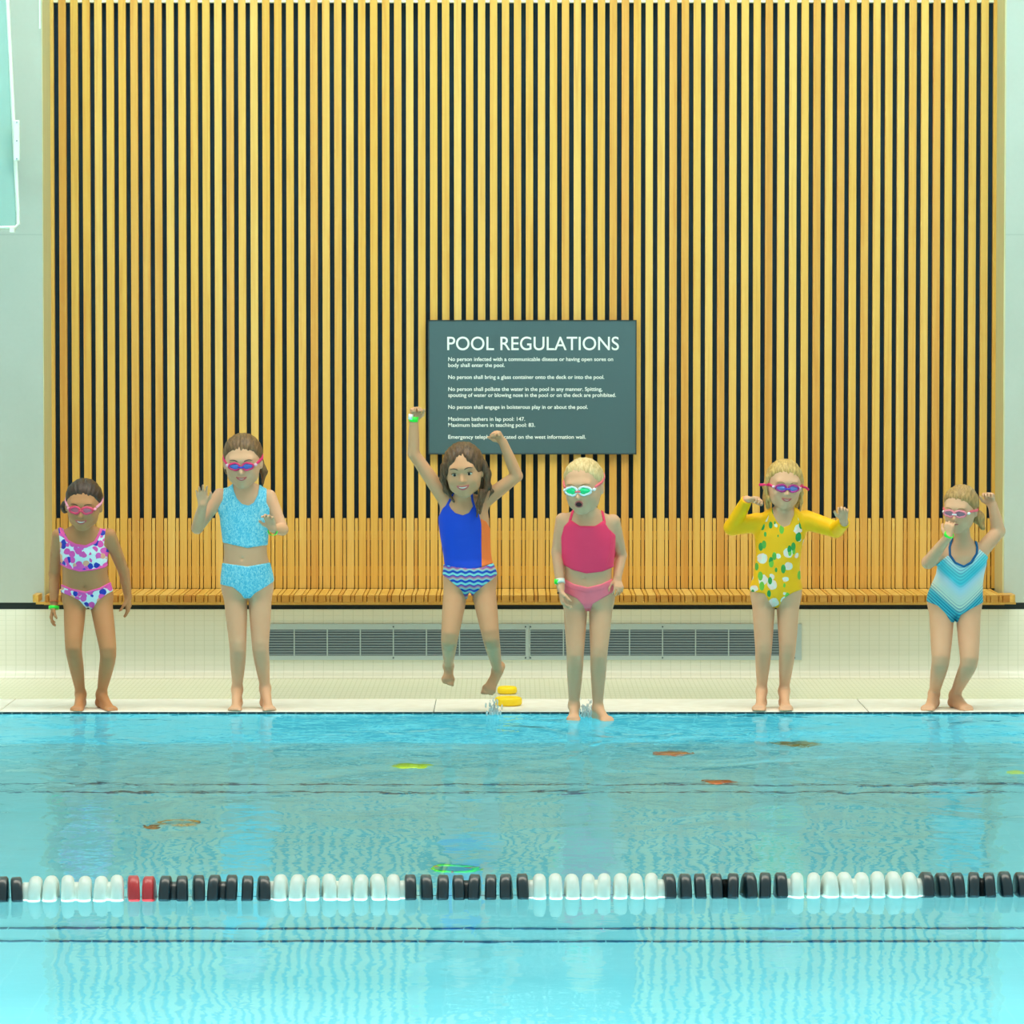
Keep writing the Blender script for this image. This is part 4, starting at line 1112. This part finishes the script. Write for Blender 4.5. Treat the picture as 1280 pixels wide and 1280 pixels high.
nz = q.noise(vc, 40, 2); dd = q.math('ADD', vo.outputs['Distance'], q.math('MULTIPLY', nz, .22)); sp = q.sep(vo.outputs['Color'])
fl = q.math('MULTIPLY', q.math('LESS_THAN', dd, .56), q.math('GREATER_THAN', sp[0], .25))
petal = q.ramp(nz, [(.4, (226, 232, 222)), (.6, (246, 214, 206))])
v2c = q.coord((1.5, .3, .8), loc=(.1, 0, .2))
v2 = q.n('ShaderNodeTexVoronoi'); v2.inputs['Scale'].default_value = 24; v2.inputs['Randomness'].default_value = .9; q.l(v2c, v2.inputs['Vector'])
sp2 = q.sep(v2.outputs['Color'])
lf = q.math('MULTIPLY', q.math('LESS_THAN', v2.outputs['Distance'], .40), q.math('GREATER_THAN', sp2[1], .55))
lc = q.ramp(sp2[2], [(.2, (36, 150, 76)), (.8, (120, 196, 70))])
q.base(q.mix(lf, q.mix(fl, (250, 190, 20), petal), lc)); M_yfl = m
M_yel = bumpy(cloth_mat('yellow_fabric', (255, 192, 0), .5))
R = poly_sdf([(956, 640), (965, 632), (967, 644), (972, 653), (979, 659), (987, 656), (992, 644), (993, 626), (1000, 630), (1010, 655), (1012, 676), (1003, 692), (1003, 718), (1005, 736), (991, 741), (978, 749), (973, 760), (966, 760), (955.6, 742), (935, 739), (940, 715), (945, 691), (938, 674), (945, 655)])
net_obj('swimsuit', cloth(g1, R, .0042), M_yfl, k5, .0036, *pxbox(0, 934, 626, 1014, 764, Yk))
def slv(a, r0, r1, off):
    def f(P):
        return smin(a[0](P), a[1](P), .010) - off
    return wrap(f, np.minimum(a[0].lo, a[1].lo) - .03, np.maximum(a[0].hi, a[1].hi) + .03)
sA, sB = slv(aA, 0, 0, .006), slv(aB, 0, 0, .007)
shp = poly_sdf([(900, 600), (964, 600), (964, 640), (957, 652), (946, 674), (900, 690)]); shq = poly_sdf([(993, 600), (1080, 600), (1080, 690), (1006, 676), (999, 652), (994, 640)])
wA = J(933.5, 625, -.08); dA = unit(wA - J(915, 659, .02)); wB = J(1055, 653, -.16); dB = unit(wB - J(1045, 662, -.02))
def sleeve(P):
    u, v = proj(P)
    g = g1(P) - .0058
    l = smin(g, sA(P), .012); l = smax(l, shp(u, v), .003); l = smax(l, (P - wA) @ dA - .002, .003)
    r = smin(g, sB(P), .012); r = smax(r, shq(u, v), .003); r = smax(r, (P - wB) @ dB - .004, .003)
    return l, r
lo_, hi_ = pxbox(0, 900, 610, 968, 684, Yk); net_obj('sleeve', wrap(lambda P: sleeve(P)[0], lo_, hi_), M_yel, k5, .0038)
lo_, hi_ = pxbox(0, 990, 620, 1076, 684, Yk); net_obj('sleeve', wrap(lambda P: sleeve(P)[1], lo_, hi_), M_yel, k5, .0038)
wristband(wA - dA * .000, dA, .0195, .008, M_org, k5, 'cuff_edge')

# ---- 6: blue chevron one-piece, pinching her nose, other arm up
Yk = 20.13; J = mkJ(Yk)
k6 = person(1185, Yk, 'girl in white and blue chevron swimsuit pinching her nose, one arm raised')
T = torso([(676, 1204, 14, .042, -.06), (684, 1204, 24, .055, -.05), (694, 1204, 29, .070, -.05), (706, 1202.5, 29.5, .078, -.04), (718, 1200, 29, .080, -.02), (730, 1196.5, 31, .086, -.01),
           (742, 1194, 33.5, .092, .01), (754, 1193, 33.5, .094, .02), (766, 1193, 29.5, .088, .03)], Yk)
hd = Head(J(1200, 637, -.13), 58 * PX, -24, 12, 3)
neck = cone(J(1204, 686, -.05), J(1202, 662, -.09), 10.5 * PX, 10 * PX)
FOOT_SIDE[0] = 1; fA = foot(J(1167.5, 868, .05), J(1158, 888.5, -.13), .95, ZD)
FOOT_SIDE[0] = -1; fB = foot(J(1193, 869, .05), J(1212, 889, -.12), .95, ZD)
lA = joiner(leg(J(1177.5, 757, .02), J(1176, 828, -.11), J(1167.5, 868, .05), (16, 12, 10.5, 10.6, 6)), fA, .015)
lB = joiner(leg(J(1210, 757, .02), J(1212, 830, -.12), J(1193, 869, .05), (16, 12, 10.5, 10.2, 6)), fB, .015)
aA = arm(J(1178, 692, -.05), J(1160, 703, -.14), J(1184.5, 672, -.25), (9.0, 8.0, 7.6, 5.4))
aB = arm(J(1229, 686, -.04), J(1248, 664, .0), J(1241, 632, -.02), (9.4, 8.4, 8.2, 5.8))
hA = hand(J(1185.5, 671, -.252), (.10, .02, 1), (.35, 1, -.15), 1, .80, 50, 5, curls=[48, 56, 60, 30])
hB = hand(J(1240, 632, -.02), (-.28, -.15, 1), (-.45, -1, 0), -1, .84, 60, 3, 40, curls=[52, 74, 80, 84])
full, g1 = assemble(T, neck, hd.f, [lA, lB], [(*aA, hA), (*aB, hB)], ZD)
net_obj('body', full, SK['fair'], k6)
face(hd, k6, SK['fair'], 'closed', M_browl)
H = hd.H
hair(hd, k6, H_sandy, [ell(hd.w((.30, .30, -.22)), np.array((.15, .14, .15)) * H, hd.R), cone(hd.w((.34, .28, -.25)), hd.w((.44, .20, -.42)), .10 * H, .06 * H)], line='pulled', side=.1)
M_pg = mat('clear_pink_frame', (244, 140, 156), .2); M_pgl = mat('smoky_lens', (150, 110, 130), .06, spec=.8)
goggles(hd, k6, M_pg, M_pgl, M_wf, mat('coral_pink_strap', (250, 104, 120), .4), M_wf, rx=.12, rz=.075, ring=.024, strap=(.02, -.10))
m = mat('chevron_print', rough=.55, spec=.3); q = NT(m)
s_ = q.sep(q.coord((1, 1, 1)))
xx = q.math('SUBTRACT', s_[0], .045); ax = q.math('SQRT', q.math('ADD', q.math('MULTIPLY', xx, xx), .0002)); hh = q.math('SUBTRACT', s_[2], q.math('MULTIPLY', ax, .95))
band = q.math('DIVIDE', q.math('SUBTRACT', hh, .40), .28)
c0 = q.ramp(band, [(0, (70, 190, 206)), (.10, (60, 186, 204)), (.2, (216, 232, 214)), (.38, (214, 226, 226)), (.50, (196, 222, 240)), (.60, (70, 204, 226)), (.74, (110, 216, 226)), (.85, (206, 236, 240)), (1, (110, 214, 226))])
ln = q.math('GREATER_THAN', q.math('SINE', q.math('MULTIPLY', hh, 420.0)), .25)
amt = q.ramp(band, [(0, (255, 255, 255)), (.20, (200, 200, 200)), (.30, (60, 60, 60)), (.48, (0, 0, 0)), (.56, (110, 110, 110)), (.8, (190, 190, 190)), (1, (120, 120, 120))])
q.base(q.mix(q.math('MULTIPLY', ln, q.sep(amt)[0]), c0, (14, 112, 164))); M_chev = m
M_navy = cloth_mat('teal_blue_piping', (6, 96, 150))
R = poly_sdf([(1185, 694), (1189, 699), (1195, 705), (1205, 709), (1215, 704), (1222, 692), (1224, 686), (1231, 692), (1238, 699), (1233, 712), (1230, 722), (1231, 738), (1231, 752), (1213, 761.5), (1201, 769), (1197, 778), (1189, 778), (1182, 767), (1172, 757), (1156, 751), (1157, 735), (1168, 720), (1170, 707), (1176, 701)])
net_obj('swimsuit', cloth(g1, R, .0042), M_chev, k6, .0036, *pxbox(0, 1154, 684, 1240, 782, Yk))
sb = g1
net_obj('neck_piping', cloth(sb, line_sdf([(1190, 672), (1187, 684), (1187.5, 694), (1194, 703.5), (1205, 708.5), (1214, 703), (1221, 692), (1221.5, 684), (1219, 672), (1217.5, 660)], 1.5), .0052), M_navy, k6, .003, *pxbox(0, 1182, 658, 1226, 712, Yk))
wristband(J(1186.0, 668.5, -.253), J(1184.5, 672, -.25) - J(1160, 703, -.14), .0200, .016, M_band, k6)

# ------------------------------------------------------------------ yellow toys on the coping and deck
def flat_toy(px, py, Y, rx, ry, h, label, ang=0):
    p = at(px, py, Y); M_y = bpy.data.materials.get('yellow_foam') or mat('yellow_foam', (252, 214, 10), .5)
    r = empty('pool_toy', (p.x, Y, ZD), label, 'pool toy', 'yellow foam toys at the pool edge'); r.rotation_euler = (0, 0, ang)
    def f(P):
        q_ = P - np.array((p.x, Y, ZD + h / 2)); k = np.sqrt((q_[:, 0] / rx) ** 2 + (q_[:, 1] / ry) ** 2)
        d = (k - 1) * min(rx, ry); d2 = np.abs(q_[:, 2]) - h / 2
        return smax(d, d2, .016)
    net_obj('foam_body', wrap(f, np.array((p.x - rx, Y - ry, ZD)), np.array((p.x + rx, Y + ry, ZD + h))), M_y, r, .003)
    return r
flat_toy(634, 868, 20.95, .048, .055, .036, 'smaller yellow foam toy on the cream tiles behind the coping')
flat_toy(635.5, 884, 20.30, .064, .075, .040, 'larger yellow foam toy on the white coping stone')

# ------------------------------------------------------------------ splashes where the jumpers meet the water
M_spl = bpy.data.materials.new('splash_water'); M_spl.use_nodes = True
b_ = M_spl.node_tree.nodes['Principled BSDF']; b_.inputs['Base Color'].default_value = (.92, .98, 1, 1); b_.inputs['Transmission Weight'].default_value = .5; b_.inputs['Roughness'].default_value = .08; b_.inputs['IOR'].default_value = 1.33
def splash(px, Y, wpx, hpx, n, label, seed):
    rg = random.Random(seed); p = at(px, 890, Y); r = empty('water_splash', (p.x, Y, 0), label, 'splash')
    bm = bmesh.new()
    for i in range(n):
        x = rg.gauss(0, wpx * .35) * PX; z = abs(rg.gauss(0, .45)) * hpx * PX; y = rg.gauss(0, .04)
        s_ = rg.uniform(.0018, .0055) * (1.4 - min(1, z / (hpx * PX)) * .8)
        mt = Matrix.Translation((x, y, z + .002)) @ Matrix.Diagonal((s_, s_, s_ * rg.uniform(1, 3.2), 1))
        bmesh.ops.create_icosphere(bm, subdivisions=1, radius=1, matrix=mt)
    for i in range(5):
        x = (i - 2) * wpx * .16 * PX; hgt = hpx * PX * (.75 - .16 * abs(i - 2)); mt = Matrix.Translation((x, 0, hgt / 2)) @ Matrix.Rotation(rg.uniform(-.35, .35), 4, 'Y')
        bmesh.ops.create_cone(bm, segments=8, radius1=.006, radius2=.0012, depth=hgt, cap_ends=True, matrix=mt)
    me = bpy.data.meshes.new('droplets'); bm.to_mesh(me); bm.free(); me.polygons.foreach_set('use_smooth', [True] * len(me.polygons))
    o = obj('droplets', me, M_spl, r); o['kind'] = 'stuff'
splash(733, 19.84, 16, 22, 60, 'small splash of droplets between the feet of the girl in pink', 4)
splash(617, 19.95, 12, 22, 45, 'small splash of droplets beside the yellow foam toys', 5)

# ------------------------------------------------------------------ things lying on the pool floor
def on_floor(px, py):
    """floor point seen through the flat water surface at a pixel"""
    v = (640 - py) / F; d = Vector(((px - 640) / F, cT + sT * v, -sT + cT * v)); d.normalize()
    t = -CH / d.z; s_ = Vector((0, 0, CH)) + d * t
    hz = Vector((d.x, d.y, 0)); e = hz.length / 1.333; hz.normalize(); k = PD / math.sqrt(1 - e * e) * e
    p = s_ + hz * k; return Vector((p.x, p.y, -PD))
def ring_toy(px, py, R_, r_, col, label, flat=1.0):
    p = on_floor(px, py); e = empty('dive_ring', (p.x, p.y, p.z + R_ * .32), label, 'dive toy'); e.rotation_euler = (.33, 0, 0)
    pts = [(R_ * math.cos(a), R_ * math.sin(a) * flat, r_) for a in np.linspace(0, 2 * math.pi, 28, endpoint=False)]
    obj('ring', tube_mesh('ring', pts, r_, 10, closed=True), mat('dive_ring_colour', col, .5), e)
    for a in (0.4, 2.5, 4.6): 
        obj('grip', tube_mesh('grip', [(R_ * math.cos(a + t), R_ * math.sin(a + t) * flat, r_) for t in (-.12, 0, .12)], r_ * 1.25, 10), bpy.data.materials['dive_ring_colour'], e)
def disc_toy(px, py, rx, ry, col, col2, label):
    p = on_floor(px, py); e = empty('dive_toy', tuple(p), label, 'dive toy')
    me = lathe_mesh('disc', [(0.0, rx * .7), (.012, rx), (.03, rx * .9), (.04, rx * .5)], 'Z', 24)
    for v_ in me.vertices: v_.co.y *= ry / rx
    obj('disc', me, mat('dive_disc', col, .5), e)
    me = lathe_mesh('centre_knob', [(.036, rx * .35), (.055, rx * .3), (.06, rx * .12)], 'Z', 16)
    obj('centre_knob', me, mat('dive_knob', col2, .5), e)
disc_toy(992, 927, .13, .22, (120, 96, 30), (70, 80, 40), 'brown oval dive toy on the pool floor in front of the girl in yellow')
disc_toy(842, 942, .09, .10, (190, 96, 70), (220, 120, 60), 'reddish dive toy on the pool floor between the pink and yellow girls')
disc_toy(905, 977, .08, .09, (190, 60, 30), (220, 90, 30), 'red-brown dive toy on the pool floor below the far dark line')
ring_toy(222, 1029, .075, .012, (150, 110, 60), 'thin brown dive ring on the pool floor left of centre', .6)
disc_toy(187, 1033, .034, .06, (120, 70, 40), (90, 50, 30), 'small round brown ball on the pool floor beside the thin ring')
ring_toy(572, 1087, .065, .016, (60, 190, 60), 'green dive ring on the pool floor just behind the lane line')
disc_toy(520, 957, .075, .09, (190, 210, 40), (160, 200, 40), 'yellow-green dive toy on the pool floor left of the jumping girl')
disc_toy(1268, 965, .05, .10, (210, 216, 50), (190, 200, 40), 'yellow dive toy on the pool floor at the far right')
